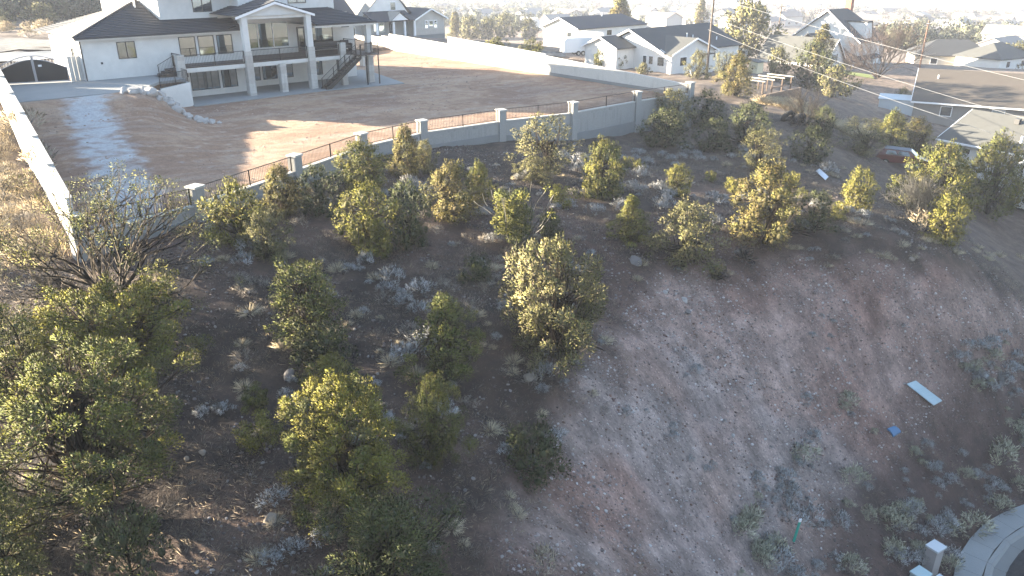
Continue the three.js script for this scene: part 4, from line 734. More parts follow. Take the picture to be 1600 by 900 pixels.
function bareShrub(label, px, py, wpx, hpx, seed, c, kids = 3, lv = 3, cat = 'shrub', name = 'bare_shrub') {
  const r = rngOf(seed), A = new Acc(), tips = [], g = at(px, py), m = g.t / FOC;
  for (let k = 0; k < 12; k++) { const a = k / 12 * 6.28, el = 0.45 + 0.85 * r(); branches(A, r, R3(0, 0, 0), R3(Math.cos(a) * Math.cos(el) * wpx / hpx, Math.sin(el), Math.sin(a) * Math.cos(el) * wpx / hpx).normalize(), hpx * m * 0.42, Math.max(0.05, 0.75 * m), lv - 1, c, tips, { kids, spread: 0.6, up: 0.06 }); }
  const t = thing(name, label, cat, g.x, g.y, g.z, 0); part('stems', A.geo(), M.bark, t); return t;
}
bareShrub('dead leafless grey shrub beside the large spreading juniper on the right', 1430, 352, 58, 74, 606, [0.5, 0.47, 0.42], 4, 4);
bareShrub('grey-brown feathery leafless shrub on the sunlit grass strip', 1258, 196, 60, 58, 607, [0.26, 0.22, 0.18], 4, 4);
bareShrub('pinkish leafless tree beside the porch of the two-storey house', 1372, 122, 76, 86, 608, [0.42, 0.32, 0.28], 5, 4, 'tree', 'bare_tree');
bareShrub('low grey dead shrub between the yellow juniper and the half-bare bush', 552, 325, 30, 26, 609, [0.34, 0.31, 0.28], 3, 3);
bareShrub('tangle of grey dead branches under the half-bare tree at left', 90, 470, 90, 46, 610, [0.2, 0.18, 0.16], 4, 4);
bareShrub('dead pale branches fallen below the pale round tree at the top of the bank', 1122, 436, 60, 26, 611, [0.36, 0.34, 0.31], 3, 3, 'branch', 'fallen_branch');
bareShrub('dead white branches hanging over the bank below the large dark-bellied juniper', 1162, 404, 46, 24, 612, [0.42, 0.4, 0.37], 3, 3, 'branch', 'fallen_branch');
{ // small fallen wood
  const lg = (label, pts, r, c, name = 'log') => { const A = new Acc(); A.tube(pts.map(([px, py, up]) => { const p = at(px, py); return R3(p.x, p.y + (up ?? 0.1), p.z); }), r, r * 0.5, 6, c); solo(name, A.geo(), M.bark, label, 'branch'); };
  lg('pale fallen limb at the right foot of the large grey-green tree', [[900, 546, 0.5], [920, 549, 0.35], [944, 551, 0.1]], 0.06, [0.45, 0.4, 0.33]);
  lg('bent white root below the large grey-green tree', [[896, 548, 0.3], [896, 556, 0.2], [901, 563, 0.05]], 0.05, [0.45, 0.42, 0.38]);
  lg('grey leaning dead trunk below the half-bare bush', [[796, 422, 0.05], [802, 412, 0.4], [808, 400, 0.9]], 0.06, [0.4, 0.37, 0.33]);
  lg('long thin fallen branch in shade right of the spreading juniper on the left', [[222, 572, 0.1], [245, 548, 0.35], [268, 534, 0.5]], 0.035, [0.4, 0.37, 0.33]);
  const g = at(1234, 366), t = thing('broken_stump', 'splintered dark stump with pale broken limbs at the top of the bank', 'stump', g.x, g.y, g.z), A = new Acc(), r = rngOf(88);
  A.tube([R3(0, -0.1, 0), R3(0.1, 0.35, 0), R3(0.2, 0.5, 0.1)], 0.16, 0.1, 7, [0.1, 0.07, 0.05]); part('trunk', A.geo(), M.bark, t);
  for (const d of [[1, 0.15, 0.3], [0.7, 0.1, 0.9], [-1, 0.3, 0.2], [0.9, 0.4, -0.5]]) { const B = new Acc(); B.tube([R3(0.1, 0.25, 0), R3(d[0] * 0.6, 0.2 + d[1] * 0.6, d[2] * 0.6), R3(d[0] * 1.25, 0.1 + d[1], d[2] * 1.25)], 0.055, 0.02, 5, [0.42, 0.38, 0.33]); part('limb', B.geo(), M.bark, t); }
}

// ---------------------------------------------------------------- sagebrush, grass clumps, stones
function twigDome(seed, o) { // a low shrub: many small sprays over an uneven dome of stems
  const r = rngOf(seed), F = new Acc(), p1 = r() * 6.28;
  for (let i = 0; i < o.k; i++) {
    const a = i * 2.4 + r(), q = Math.sqrt((i + 0.5) / o.k), lob = 0.8 + 0.25 * Math.sin(2 * a + p1) + 0.15 * r(), cx = Math.cos(a) * q * o.w / 2 * lob, cz = Math.sin(a) * q * o.w / 2 * lob, cy = o.h * (0.3 + 0.5 * Math.sqrt(Math.max(0, 1 - q * q)) + 0.15 * r());
    const c = o.col[Math.floor(r() * o.col.length)], kk = 0.7 + 0.5 * r(), cl = [c[0] * kk, c[1] * kk, c[2] * kk], up = R3(cx * 0.8, cy * 0.9 + 0.1, cz * 0.8).normalize();
    for (let n = 0; n < o.per; n++) { const d = up.clone().multiplyScalar(0.9).add(unit(r).multiplyScalar(0.75)).normalize(), p = R3(cx, cy, cz).addScaledVector(unit(r), o.rc * Math.cbrt(r())); p.y = Math.max(0.01, p.y - o.L * 0.5); const k = 0.75 + 0.5 * r(), e = [cl[0] * k, cl[1] * k, cl[2] * k]; F.leaf(p, d, o.L * (0.5 + 0.9 * r()), o.wd, d.clone().multiplyScalar(0.6).add(up).normalize(), e, [e[0] * 1.12, e[1] * 1.1, e[2] * 1.08], r); }
  }
  for (let i = 0; i < 9; i++) { const d = unit(r); d.y = Math.abs(d.y) * 0.8 + 0.25; d.normalize(); F.leaf(R3(0, 0, 0), d, o.h * 0.9, 0.012, d.clone().add(R3(0, 0.4, 0)).normalize(), [0.13, 0.11, 0.09], [0.16, 0.14, 0.12], r); }
  return F.geo();
}
function tuft(seed, o) { // blades rising and fanning out of one root
  const r = rngOf(seed), F = new Acc();
  for (let q = 0; q < o.n; q++) {
    const a = r() * 6.28, sp = Math.sqrt(r()), el = lerp(1.45, o.low ?? 0.35, sp), d = R3(Math.cos(a) * Math.cos(el), Math.sin(el), Math.sin(a) * Math.cos(el)), rr = (o.root ?? 0.3) * sp * o.w / 2;
    const c = o.col[Math.floor(r() * o.col.length)], k = 0.75 + 0.5 * r(), cl = [c[0] * k, c[1] * k, c[2] * k], L = o.h * (0.6 + 0.5 * r());
    const s0 = (o.start ?? 0) * L, p = R3(Math.cos(a) * rr + d.x * s0, d.y * s0, Math.sin(a) * rr + d.z * s0), m = d.clone().add(R3(0, 0.5, 0)).normalize();
    F.leaf(p, d, L - s0, o.wd, m, cl, [cl[0] * 1.15, cl[1] * 1.12, cl[2] * 1.08], r);
    if (o.fork) for (let z = 0; z < o.fork; z++) { const d2 = d.clone().add(unit(r).multiplyScalar(0.7)).normalize(), e = p.clone().addScaledVector(d, (L - s0) * (0.4 + 0.5 * r())); F.leaf(e, d2, L * 0.3, o.wd * 0.9, m, cl, cl, r); }
  }
  return F.geo();
}
const SAGE = [[0.37, 0.365, 0.35], [0.42, 0.41, 0.39], [0.3, 0.3, 0.285], [0.34, 0.325, 0.29]], OLIVE = [[0.42, 0.39, 0.26], [0.48, 0.44, 0.31], [0.34, 0.32, 0.21]], STRAWC = [[0.55, 0.45, 0.28], [0.65, 0.54, 0.36], [0.45, 0.36, 0.22], [0.4, 0.34, 0.24]], DIRTYC = [[0.26, 0.225, 0.18], [0.33, 0.29, 0.23], [0.2, 0.17, 0.14]], TANC = [[0.42, 0.34, 0.22], [0.36, 0.29, 0.19], [0.3, 0.25, 0.18]];
const TUFTS = {
  sage: [0, 1, 2, 3].map((k) => twigDome(700 + k, { k: 22, w: 0.95, h: 0.62, per: 22, rc: 0.13, L: 0.14, wd: 0.011, col: SAGE })),
  olive: [0, 1, 2].map((k) => twigDome(710 + k, { k: 22, w: 0.95, h: 0.72, per: 26, rc: 0.14, L: 0.16, wd: 0.011, col: OLIVE })),
  straw: [0, 1].map((k) => tuft(720 + k, { n: 230, w: 0.5, h: 0.5, wd: 0.005, low: 0.2, fork: 1, root: 0.5, col: STRAWC })),
  tan: [0, 1, 2].map((k) => twigDome(730 + k, { k: 18, w: 0.95, h: 0.66, per: 30, rc: 0.14, L: 0.16, wd: 0.009, col: TANC })),
  drab: [0, 1, 2].map((k) => twigDome(740 + k, { k: 13, w: 0.95, h: 0.5, per: 20, rc: 0.14, L: 0.17, wd: 0.007, col: DIRTYC })),
};
const TUFTNAME = { sage: 'sagebrush', olive: 'rabbitbrush', straw: 'grass_clump', tan: 'dry_bush', drab: 'dry_shrub' }, TUFTCAT = { sage: 'shrub', olive: 'shrub', straw: 'grass clump', tan: 'bush', drab: 'shrub' };
const rb = rngOf(4242);
const LANDMARKS = [[178, 470, 'half-bare tree'], [150, 760, 'big pinyon'], [545, 790, 'bright tall juniper'], [680, 720, 'shaded juniper'], [850, 745, 'dark shrub by the bank'], [490, 525, 'round-topped pinyon'], [515, 640, 'small yellow-green juniper'], [698, 590, 'slender pinyon'], [888, 565, 'large grey-green tree'], [408, 635, 'bright green shrub'], [375, 385, 'leftmost juniper below the fence'], [500, 335, 'junipers by the fence pillar'], [640, 280, 'upright golden brown juniper'], [580, 392, 'broad yellow-lit juniper'], [705, 348, 'golden olive juniper'], [805, 388, 'half-bare bush'], [858, 282, 'tall loose tree by the fence'], [942, 314, 'thick rounded juniper'], [745, 445, 'small lone dark juniper'], [984, 384, 'cone-shaped juniper'], [1068, 424, 'pale round tree'], [1185, 385, 'dark-bellied juniper'], [1270, 362, 'dark low juniper'], [1188, 270, 'pale juniper on the slope'], [1058, 308, 'small bright juniper'], [1337, 332, 'bright round juniper'], [1284, 278, 'lying grey sheet'], [1000, 235, 'dark junipers by the fence end'], [1470, 382, 'juniper by the dead grey shrub'], [1442, 625, 'white board'], [1395, 680, 'blue tarp'], [1240, 845, 'green marker post'], [1455, 885, 'utility pedestal'], [1250, 190, 'two old tyres'], [1215, 150, 'garden pergola'], [1400, 258, 'red car'], [620, 860, 'dark juniper at the bottom edge'], [1184, 752, 'lone round sagebrush'], [1100, 480, 'grey stone at the bank top'], [1580, 640, 'right edge of the picture'], [60, 300, 'boundary wall corner'], [15, 180, 'upper boundary wall'], [40, 55, 'side road']].map(([px, py, n]) => { const p = at(px, py); return { x: p.x, z: p.z, n }; });
const pending = [], ORD = ['nearest', 'second nearest', 'third nearest', 'fourth nearest', 'fifth nearest', 'sixth nearest', 'seventh nearest', 'eighth nearest', 'ninth nearest', 'tenth nearest'];
function namePending() { // say of every scattered plant what it stands beside
  const by = {};
  for (const q of pending) { const { x, z } = q.m.position; let best = null, bd = 1e9; for (const l of LANDMARKS) { const d = Math.hypot(l.x - x, l.z - z); if (d < bd) { bd = d; best = l; } } const dx = x / -z - best.x / -best.z, dz = z - best.z, ax = dx * -z; q.d = bd; const rel = Math.abs(ax) > Math.abs(dz) * 0.7 ? (ax < 0 ? 'left of' : 'right of') : (dz > 0 ? 'in front of' : 'behind'); q.k = q.desc + '|' + rel + ' the ' + best.n; (by[q.k] ??= []).push(q); }
  for (const k in by) { const [d, rel] = k.split('|'), l = by[k].sort((a, b) => a.d - b.d); l.forEach((q, i) => tag(q.m, l.length === 1 ? `${d} ${rel}` : i < 10 ? `${d}, ${ORD[i]} ${rel}` : `${d} far ${rel}`, null, q.group)); }
}
function putTuft(kind, x, z, w, label, group, y) {
  const l = TUFTS[kind], m = shade(new THREE.Mesh(l[Math.floor(rb() * l.length)], M.foliage)); m.name = numbered(TUFTNAME[kind]); const k = kind === 'straw' ? w * 1.2 : w / 1.1;
  m.position.set(x, (y ?? surf(x, z)) - 0.03, z); m.rotation.y = rb() * 6.28; m.scale.set(k, k * (0.75 + 0.4 * rb()), k * (0.85 + 0.3 * rb())); scene.add(m); return tag(m, label, TUFTCAT[kind], group);
}
const tuftPx = (kind, px, py, wpx, label, group) => { const p = at(px, py); return putTuft(kind, p.x, p.z, wpx * p.m, label, group); };
function scatterTufts(kind, pts, n, w0, w1, label, group, ok, seed) { // pts: outline traced over the photograph, laid on the ground
  const P = pts.map((q) => atXZ(...q)), r = rngOf(seed); let x0 = 1e9, x1 = -1e9, z0 = 1e9, z1 = -1e9; for (const [x, z] of P) { x0 = Math.min(x0, x); x1 = Math.max(x1, x); z0 = Math.min(z0, z); z1 = Math.max(z1, z); }
  for (let k = 0, t = 0; k < n && t < n * 60; t++) { const x = lerp(x0, x1, r()), z = lerp(z0, z1, r()); if (CLEAR.some(([a, b, q]) => Math.hypot(x - a, z - b) < q)) continue; if (!inPoly(P, x, z) || (ok && !ok(x, z)) || inPoly(YARD, x, z) || (x < -15 && edgeDist([CA, CD], x, z, true) < 1.3) || fbm(x * 0.3, z * 0.3, seed, 2) < 0.36 + 0.25 * r()) continue; const wd = lerp(w0, w1, r() ** 1.7); pending.push({ m: putTuft(kind, x, z, wd), desc: (wd > lerp(w0, w1, 0.55) ? 'large ' : wd > lerp(w0, w1, 0.22) ? '' : 'small ') + label, group }); k++; }
}
const offBank = (x, z) => bankMask(x, z) < 0.45, notWalk = (x, z) => walkCross(x, z) < -0.7;
const CLEAR = [[1430, 615, 1.5], [1455, 632, 1.7], [1462, 645, 1.6], [1396, 678, 1.0], [1243, 840, 0.6]].map(([px, py, q]) => [...atXZ(px, py), q]);
const LOT = [[330, 360], [620, 290], [800, 250], [1000, 225], [1200, 230], [1330, 260], [1420, 400], [1250, 420], [1010, 425], [900, 640], [800, 895], [330, 895], [300, 600]], LOWR = [[1130, 895], [1180, 760], [1300, 640], [1450, 560], [1598, 520], [1640, 690], [1500, 830], [1440, 895]];
scatterTufts('sage', LOT, 190, 0.5, 1.6, 'grey-blue sagebrush clump', 'sagebrush among the junipers', offBank, 801);
scatterTufts('drab', LOT, 150, 0.4, 1.4, 'low brown dry shrub', 'dry shrubs among the junipers', offBank, 802);
scatterTufts('straw', LOT, 130, 0.35, 0.9, 'straw grass clump', 'straw grass clumps among the junipers', offBank, 803);
scatterTufts('sage', LOWR, 110, 0.5, 1.55, 'bluish sagebrush', 'sagebrush below the bank', notWalk, 804);
scatterTufts('olive', LOWR, 50, 0.5, 1.6, 'olive rabbitbrush', 'rabbitbrush below the bank', notWalk, 805);
scatterTufts('sage', [[980, 560], [1150, 480], [1400, 460], [1560, 500], [1400, 620], [1250, 740], [1150, 880], [960, 880], [900, 750]], 26, 0.3, 0.8, 'thin bank sagebrush', 'small sagebrush on the bank', null, 806);
scatterTufts('drab', [[980, 560], [1150, 480], [1400, 460], [1560, 500], [1400, 620], [1250, 740], [1150, 880], [960, 880], [900, 750]], 22, 0.3, 0.7, 'brownish bank plant', 'dry plants on the bank', null, 807);
scatterTufts('straw', [[1180, 160], [1260, 175], [1340, 215], [1440, 240], [1420, 205], [1280, 170], [1210, 150]], 34, 0.8, 1.8, 'pale sunlit grass clump', 'sunlit grass clumps below the pergola', null, 808);
scatterTufts('straw', [[1300, 330], [1420, 370], [1598, 400], [1598, 440], [1440, 420], [1300, 390]], 24, 0.4, 0.9, 'bank-top grass clump', 'grass clumps along the top of the bank', null, 809);
scatterTufts('tan', [[0, 190], [40, 260], [85, 340], [60, 400], [-60, 430], [-80, 200]], 34, 0.8, 2.4, 'sunlit tan dry bush', 'tan bushes outside the boundary wall', null, 810);
scatterTufts('drab', [[0, 260], [60, 320], [100, 420], [-60, 460], [-80, 260]], 14, 0.8, 1.8, 'grey-brown dry bush', 'grey-brown bushes outside the boundary wall', null, 811);
scatterTufts('tan', [[-20, 48], [92, 48], [92, 60], [-20, 62]], 16, 1.5, 3, 'pale dry verge bush', 'dry bushes beyond the road', null, 812);
scatterTufts('sage', [[660, 240], [980, 222], [1090, 250], [1000, 330], [800, 330], [690, 290]], 30, 0.5, 1.3, 'grey fence-side sagebrush', 'sagebrush below the fence wall', null, 813);
namePending();
// ones that stand out
for (const [k, px, py, w, l] of [
  ['olive', 1562, 725, 58, 'large pale rabbitbrush at the right edge upslope of the pavement'], ['olive', 1524, 832, 58, 'large pale rabbitbrush overhanging the inner edge of the pavement'], ['olive', 1562, 800, 40, 'pale rabbitbrush at the bend of the pavement edge at right'], ['olive', 1592, 765, 34, 'olive bush at the right edge touching the pavement'], ['sage', 1482, 872, 46, 'grey bush right behind the tall utility pedestal'], ['olive', 1484, 893, 40, 'olive bush right beside the base of the utility pedestal'], ['olive', 1394, 868, 46, 'olive bush left of the utility pedestal'], ['olive', 1330, 893, 52, 'olive bush at the bottom edge right of the green marker post'], ['sage', 1215, 888, 60, 'blue-grey sagebrush at the bottom edge below the green marker post'], ['sage', 1184, 752, 34, 'lone round blue-grey sagebrush on the bank'], ['sage', 1088, 582, 30, 'small bluish clump high on the bare bank'],
  ['tan', 252, 448, 40, 'pale rounded dry bush right of the trunk of the half-bare tree'], ['tan', 264, 462, 34, 'lower of two pale rounded dry bushes beside the half-bare tree'], ['straw', 924, 615, 22, 'bright sunlit straw clump alone at the top of the bank'], ['straw', 390, 488, 34, 'sunlit straw clump in open shade left of the round-topped pinyon'], ['straw', 440, 543, 30, 'pale clump at the lower left of the round-topped pinyon'], ['straw', 556, 492, 24, 'pale clump right of the round-topped pinyon'], ['straw', 802, 565, 28, 'sunlit clump at the left foot of the large grey-green tree'], ['straw', 832, 575, 30, 'sunlit clump at the front foot of the large grey-green tree'], ['tan', 854, 280, 22, 'sunlit straw bush at the foot of the tall loose tree by the fence'], ['tan', 1440, 365, 60, 'straw-coloured bush under the dead grey shrub at right'], ['sage', 612, 445, 50, 'grey sagebrush left end of the row in the middle of the lot'], ['sage', 660, 490, 44, 'grey sagebrush left of the slender olive pinyon'], ['sage', 630, 478, 40, 'grey sagebrush between two others left of the slender pinyon'], ['drab', 830, 600, 60, 'wide low grey shrub below the large grey-green tree'], ['straw', 505, 805, 34, 'sunlit straw clump at the foot of the bright tall juniper'], ['straw', 795, 775, 22, 'small straw clump beside the dark green shrub at the edge of the bank'], ['tan', 40, 235, 70, 'golden sunlit bush against the outside of the boundary wall'], ['tan', 70, 285, 60, 'golden bush nearest the fence corner outside the boundary wall'], ['tan', 850, 890, 60, 'sunlit dry clump cut by the bottom edge at centre'],
]) tuftPx(k, px, py, w, l);
// stones
function rockGeo(seed, c, flat = 0.7) {
  const g = new THREE.IcosahedronGeometry(0.5, 2), a = g.attributes.position, r = rngOf(seed), F = new Acc(), pl = Array.from({ length: 13 }, () => [unit(r), 0.24 + 0.14 * r()]);
  for (let k = 0; k < a.count; k++) { const v = R3(a.getX(k), a.getY(k), a.getZ(k)); for (const [n, d] of pl) { const q = v.dot(n); if (q > d) v.addScaledVector(n, d - q); } const t = 0.85 + 0.3 * vnoise(v.x * 5 + seed, v.y * 5 + v.z * 3, 5); F.v(v.x, v.y * flat, v.z, 0, 1, 0, [c[0] * t, c[1] * t, c[2] * t]); F.i.push(k); }
  const o = F.geo(); o.setAttribute('uv', new THREE.Float32BufferAttribute(new Float32Array(a.count * 2).map((_, i) => F.p[Math.floor(i / 2) * 3 + (i % 2) * 2]), 2)); o.computeVertexNormals(); return o;
}
const ROCKS = { pale: [0, 1, 2, 3].map((k) => rockGeo(900 + k, [0.36, 0.335, 0.31])), tan: [0, 1].map((k) => rockGeo(910 + k, [0.24, 0.195, 0.15])), red: [0, 1, 2].map((k) => rockGeo(920 + k, [0.3, 0.15, 0.1])), grey: [0, 1].map((k) => rockGeo(930 + k, [0.15, 0.135, 0.125])) };
function rock(kind, x, y, z, s, label, group, sy = 1) { const l = ROCKS[kind], m = shade(new THREE.Mesh(l[Math.floor(rb() * l.length)], M.rock)); m.name = numbered('boulder'); m.position.set(x, y + s * 0.08, z); m.rotation.set(rb() * 0.5, rb() * 6.28, rb() * 0.4); m.scale.set(s * (0.85 + 0.4 * rb()), s * sy, s * (0.8 + 0.3 * rb())); scene.add(m); return tag(m, label, 'boulder', group); }
const rockAB = (a, b, s, label, group) => { const [x, z] = fromAB(a, b); rock('pale', x, yardH(x, z), z, s, label, group); };
for (const [a, b, s] of [[-12.4, 5.6, 1.0], [-11.7, 5.9, 1.2], [-11.1, 5.2, 0.9], [-10.7, 6.1, 1.3], [-10.1, 5.5, 1.1], [-9.6, 4.9, 1.2], [-9.3, 5.8, 0.9], [-8.9, 4.4, 1.0], [-9.0, 3.6, 0.9], [-11.6, 5.1, 0.7]]) for (const [da, db, k] of [[0, 0, 0.95], [0.35, 0.45, 0.7], [-0.3, 0.3, 0.6]]) rockAB(a + da, b + db, s * k, 'pale grey boulder in the upper heap between the drive and the white retaining wall', 'boulders in the upper heap');
for (const [a, b, s] of [[-9.6, 6.6, 0.9], [-9.0, 7.0, 0.8], [-9.5, 7.6, 1.0], [-8.9, 8.2, 0.8], [-8.4, 8.6, 0.9], [-9.2, 8.9, 0.7], [-8.4, 9.5, 0.8], [-8.0, 10.2, 0.7], [-8.9, 10.0, 0.6]]) for (const [da, db, k] of [[0, 0, 0.95], [0.4, 0.25, 0.65]]) rockAB(a + da, b + db, s * k, 'pale boulder in the lower row running down the dirt in front of the patio', 'boulders in the lower row');
for (const [k, px, py, w, l, sy] of [['tan', 425, 812, 36, 'rounded tan boulder at lower left between the bright juniper and the big pinyon', 1], ['grey', 992, 410, 25, 'flat round boulder on the open ground above the bank', 0.5], ['grey', 452, 588, 26, 'grey boulder in shade left of the small yellow-green juniper', 1], ['pale', 1070, 470, 14, 'pale boulder at the top left of the bank', 1], ['tan', 825, 592, 26, 'pale sunlit flat stone below the large grey-green tree', 0.5], ['pale', 1040, 458, 10, 'small white stone at the upper edge of the bank', 1], ['pale', 325, 410, 9, 'white stone in shade below the fence near the left', 1], ['grey', 1075, 488, 16, 'grey stone among dead brush at the upper left edge of the bank', 1], ['tan', 1424, 405, 12, 'pale stone on the top edge of the bank at right', 1], ['tan', 292, 718, 12, 'tan stone at the right side of the big pinyon', 1], ['tan', 316, 708, 14, 'tan stone with a ragged top just right of the big pinyon', 1], ['pale', 1145, 682, 8, 'small white stone in the middle of the bank', 1], ['pale', 1094, 756, 7, 'small pale stone low on the bank', 1], ['pale', 385, 200 + 288, 10, 'pale stone left of the round-topped pinyon', 1]]) { const p = at(px, py); rock(k, p.x, p.y, p.z, w * p.m, l, null, sy); }
for (const [px, py, w] of [[18, 12, 26], [36, 16, 30], [54, 12, 24], [28, 24, 24], [48, 26, 20], [10, 24, 18], [66, 8, 18]]) { const p = at(px, py); rock('red', p.x, p.y, p.z, w * p.m, 'red rock ledge on the hillside at the top left corner', 'red rock ledges'); }
// loose stones and litter nobody could count
{
  const r = rngOf(3131), dm = new THREE.Object3D(), col = new THREE.Color();
  const inst = (name, geo, mat, n, label, next) => { const l = []; let guard = 0; while (l.length < n && guard++ < n * 40) { const q = next(); if (q) l.push(q); } const m = new THREE.InstancedMesh(geo, mat, l.length); l.forEach((q, i) => { dm.position.set(q.x, q.y, q.z); dm.rotation.set(q.rx ?? 0, r() * 6.28, q.rz ?? 0); dm.scale.set(q.s, q.s * (q.sy ?? 1), q.s); dm.updateMatrix(); m.setMatrixAt(i, dm.matrix); m.setColorAt(i, col.setRGB(...q.c)); }); shade(m); m.name = numbered(name); scene.add(m); return tag(m, label, null, null, 'stuff'); };
  const pebble = new THREE.IcosahedronGeometry(0.5, 0); { const a = pebble.attributes.position; for (let k = 0; k < a.count; k++) { const v = R3(a.getX(k), a.getY(k), a.getZ(k)); const f = 0.75 + 0.5 * hash2(Math.round(v.x * 100), Math.round(v.y * 100 + v.z * 37), 2); a.setXYZ(k, v.x * f, v.y * f * 0.7, v.z * f * 1.2); } pebble.computeVertexNormals(); }
  const pm = std([1, 1, 1], 0.95);
  inst('gravel', pebble, pm, 75000, 'loose pale gravel and stones on the bare bank and lot', () => {
    const x = lerp(-22, 34, r()), z = lerp(-56, -12, r()), b = bankMask(x, z); if (inPoly(YARD, x, z) || walkCross(x, z) > -0.4) return null;
    if (b < 0.3 && r() > 0.22 * sm(0.4, 0.6, fbm(x * 0.4, z * 0.4, 131, 3)) * 2) return null; if (b >= 0.3 && r() > 0.25 + 1.2 * sm(0.35, 0.65, fbm(x * 0.35, z * 0.35, 133, 3))) return null;
    const k = (0.55 + 0.75 * r()) * (b < 0.4 ? 0.6 : 1), t = r(); return { x, z, y: groundH(x, z) + 0.01, s: 0.022 + 0.13 * Math.pow(r(), 6), sy: 0.8, rx: r() * 3, c: t < 0.55 ? [0.25 * k, 0.2 * k, 0.18 * k] : t < 0.8 ? [0.4 * k, 0.36 * k, 0.335 * k] : [0.2 * k, 0.125 * k, 0.1 * k] };
  });
  inst('dirt_clods', pebble, pm, 5000, 'small clods and stones on the graded dirt yard', () => { const x = lerp(-40, 16, r()), z = lerp(-112, -33, r()); if (!inPoly(YARD, x, z)) return null; const [a, b] = ab(x, z); if (b < 3.2 && a < 18 || b < 6.5 && a < -7) return null; if (fbm(x * 0.3, z * 0.3, 141, 3) < 0.4 + 0.25 * r()) return null; const k = 0.7 + 0.6 * r(); return { x, z, y: yardH(x, z), s: 0.03 + 0.14 * Math.pow(r(), 5), c: [0.3 * k, 0.21 * k, 0.16 * k] }; });
  const blade = tuft(950, { n: 9, w: 0.3, h: 0.17, wd: 0.0042, low: 0.1, root: 0.8, col: [[1, 1, 1]] });
  const gm = M.foliage;
  inst('dry_grass', blade, gm, 26000, 'short dry grass and litter between the shrubs', () => {
    const x = lerp(-30, 34, r()), z = lerp(-78, -10, r()), b = bankMask(x, z); if (inPoly(YARD, x, z) || walkCross(x, z) > -0.2 || b > 0.7 && r() > 0.06) return null; if (fbm(x * 0.35, z * 0.35, 135, 3) < 0.38 + 0.3 * r()) return null;
    const k = 0.5 + 0.8 * r(); return { x, z, y: groundH(x, z), s: 0.7 + 1.1 * r(), c: r() < 0.6 ? [0.19 * k, 0.15 * k, 0.11 * k] : r() < 0.5 ? [0.17 * k, 0.16 * k, 0.13 * k] : [0.33 * k, 0.26 * k, 0.16 * k] };
  });
  inst('dry_grass', blade, gm, 16000, 'golden dry grass outside the left boundary wall', () => {
    const x = lerp(-62, -18, r()), z = lerp(-74, -26, r()); if (!inPoly(LEFTW, x, z) || edgeDist([CA, CD], x, z, true) < 0.4) return null; if (fbm(x * 0.3, z * 0.3, 137, 3) < 0.3 + 0.3 * r()) return null;
    const k = 0.6 + 0.7 * r(); return { x, z, y: groundH(x, z), s: 1.2 + 1.8 * r(), c: [0.4 * k, 0.31 * k, 0.18 * k] };
  });
  inst('dry_grass', blade, gm, 9000, 'sunlit straw grass on the strip below the garden pergola', () => {
    const x = lerp(20, 60, r()), z = lerp(-100, -60, r()); if (!inPoly(STRAW, x, z)) return null; const k = 0.6 + 0.7 * r(); return { x, z, y: groundH(x, z), s: 1.4 + 2 * r(), c: [0.46 * k, 0.37 * k, 0.23 * k] };
  });
}

// ---------------------------------------------------------------- neighbours' houses (each in its own frame, base at y = 0)
function wallBox(h, x0, x1, y0, y1, z0, z1, m) { return part('wall', box(x0, x1, y0, y1, z0, z1), m, h); }
function gableEnd(h, axis, at0, c, half, y0, y1, m, th = 0.2) { // triangular wall on plane at0
  part('gable', axis === 'x' ? prism([[at0, y0, c - half], [at0, y0, c + half], [at0, y1, c]], [th, 0, 0]) : prism([[c - half, y0, at0], [c + half, y0, at0], [c, y1, at0]], [0, 0, -th]), m, h);
}
function rakeTrim(h, axis, at0, c, half, y0, y1, m = M.trim) {
  const p = (s, k, d) => axis === 'x' ? [at0, lerp(y0, y1, k) + d, c + s * half * (1 - k)] : [c + s * half * (1 - k), lerp(y0, y1, k) + d, at0];
  for (const s of [-1, 1]) part('rake', prism([p(s, 0, 0.02), p(s, 1, 0.02), p(s, 1, -0.22), p(s, 0, -0.22)], axis === 'x' ? [-0.06, 0, 0] : [0, 0, 0.06]), m, h);
}
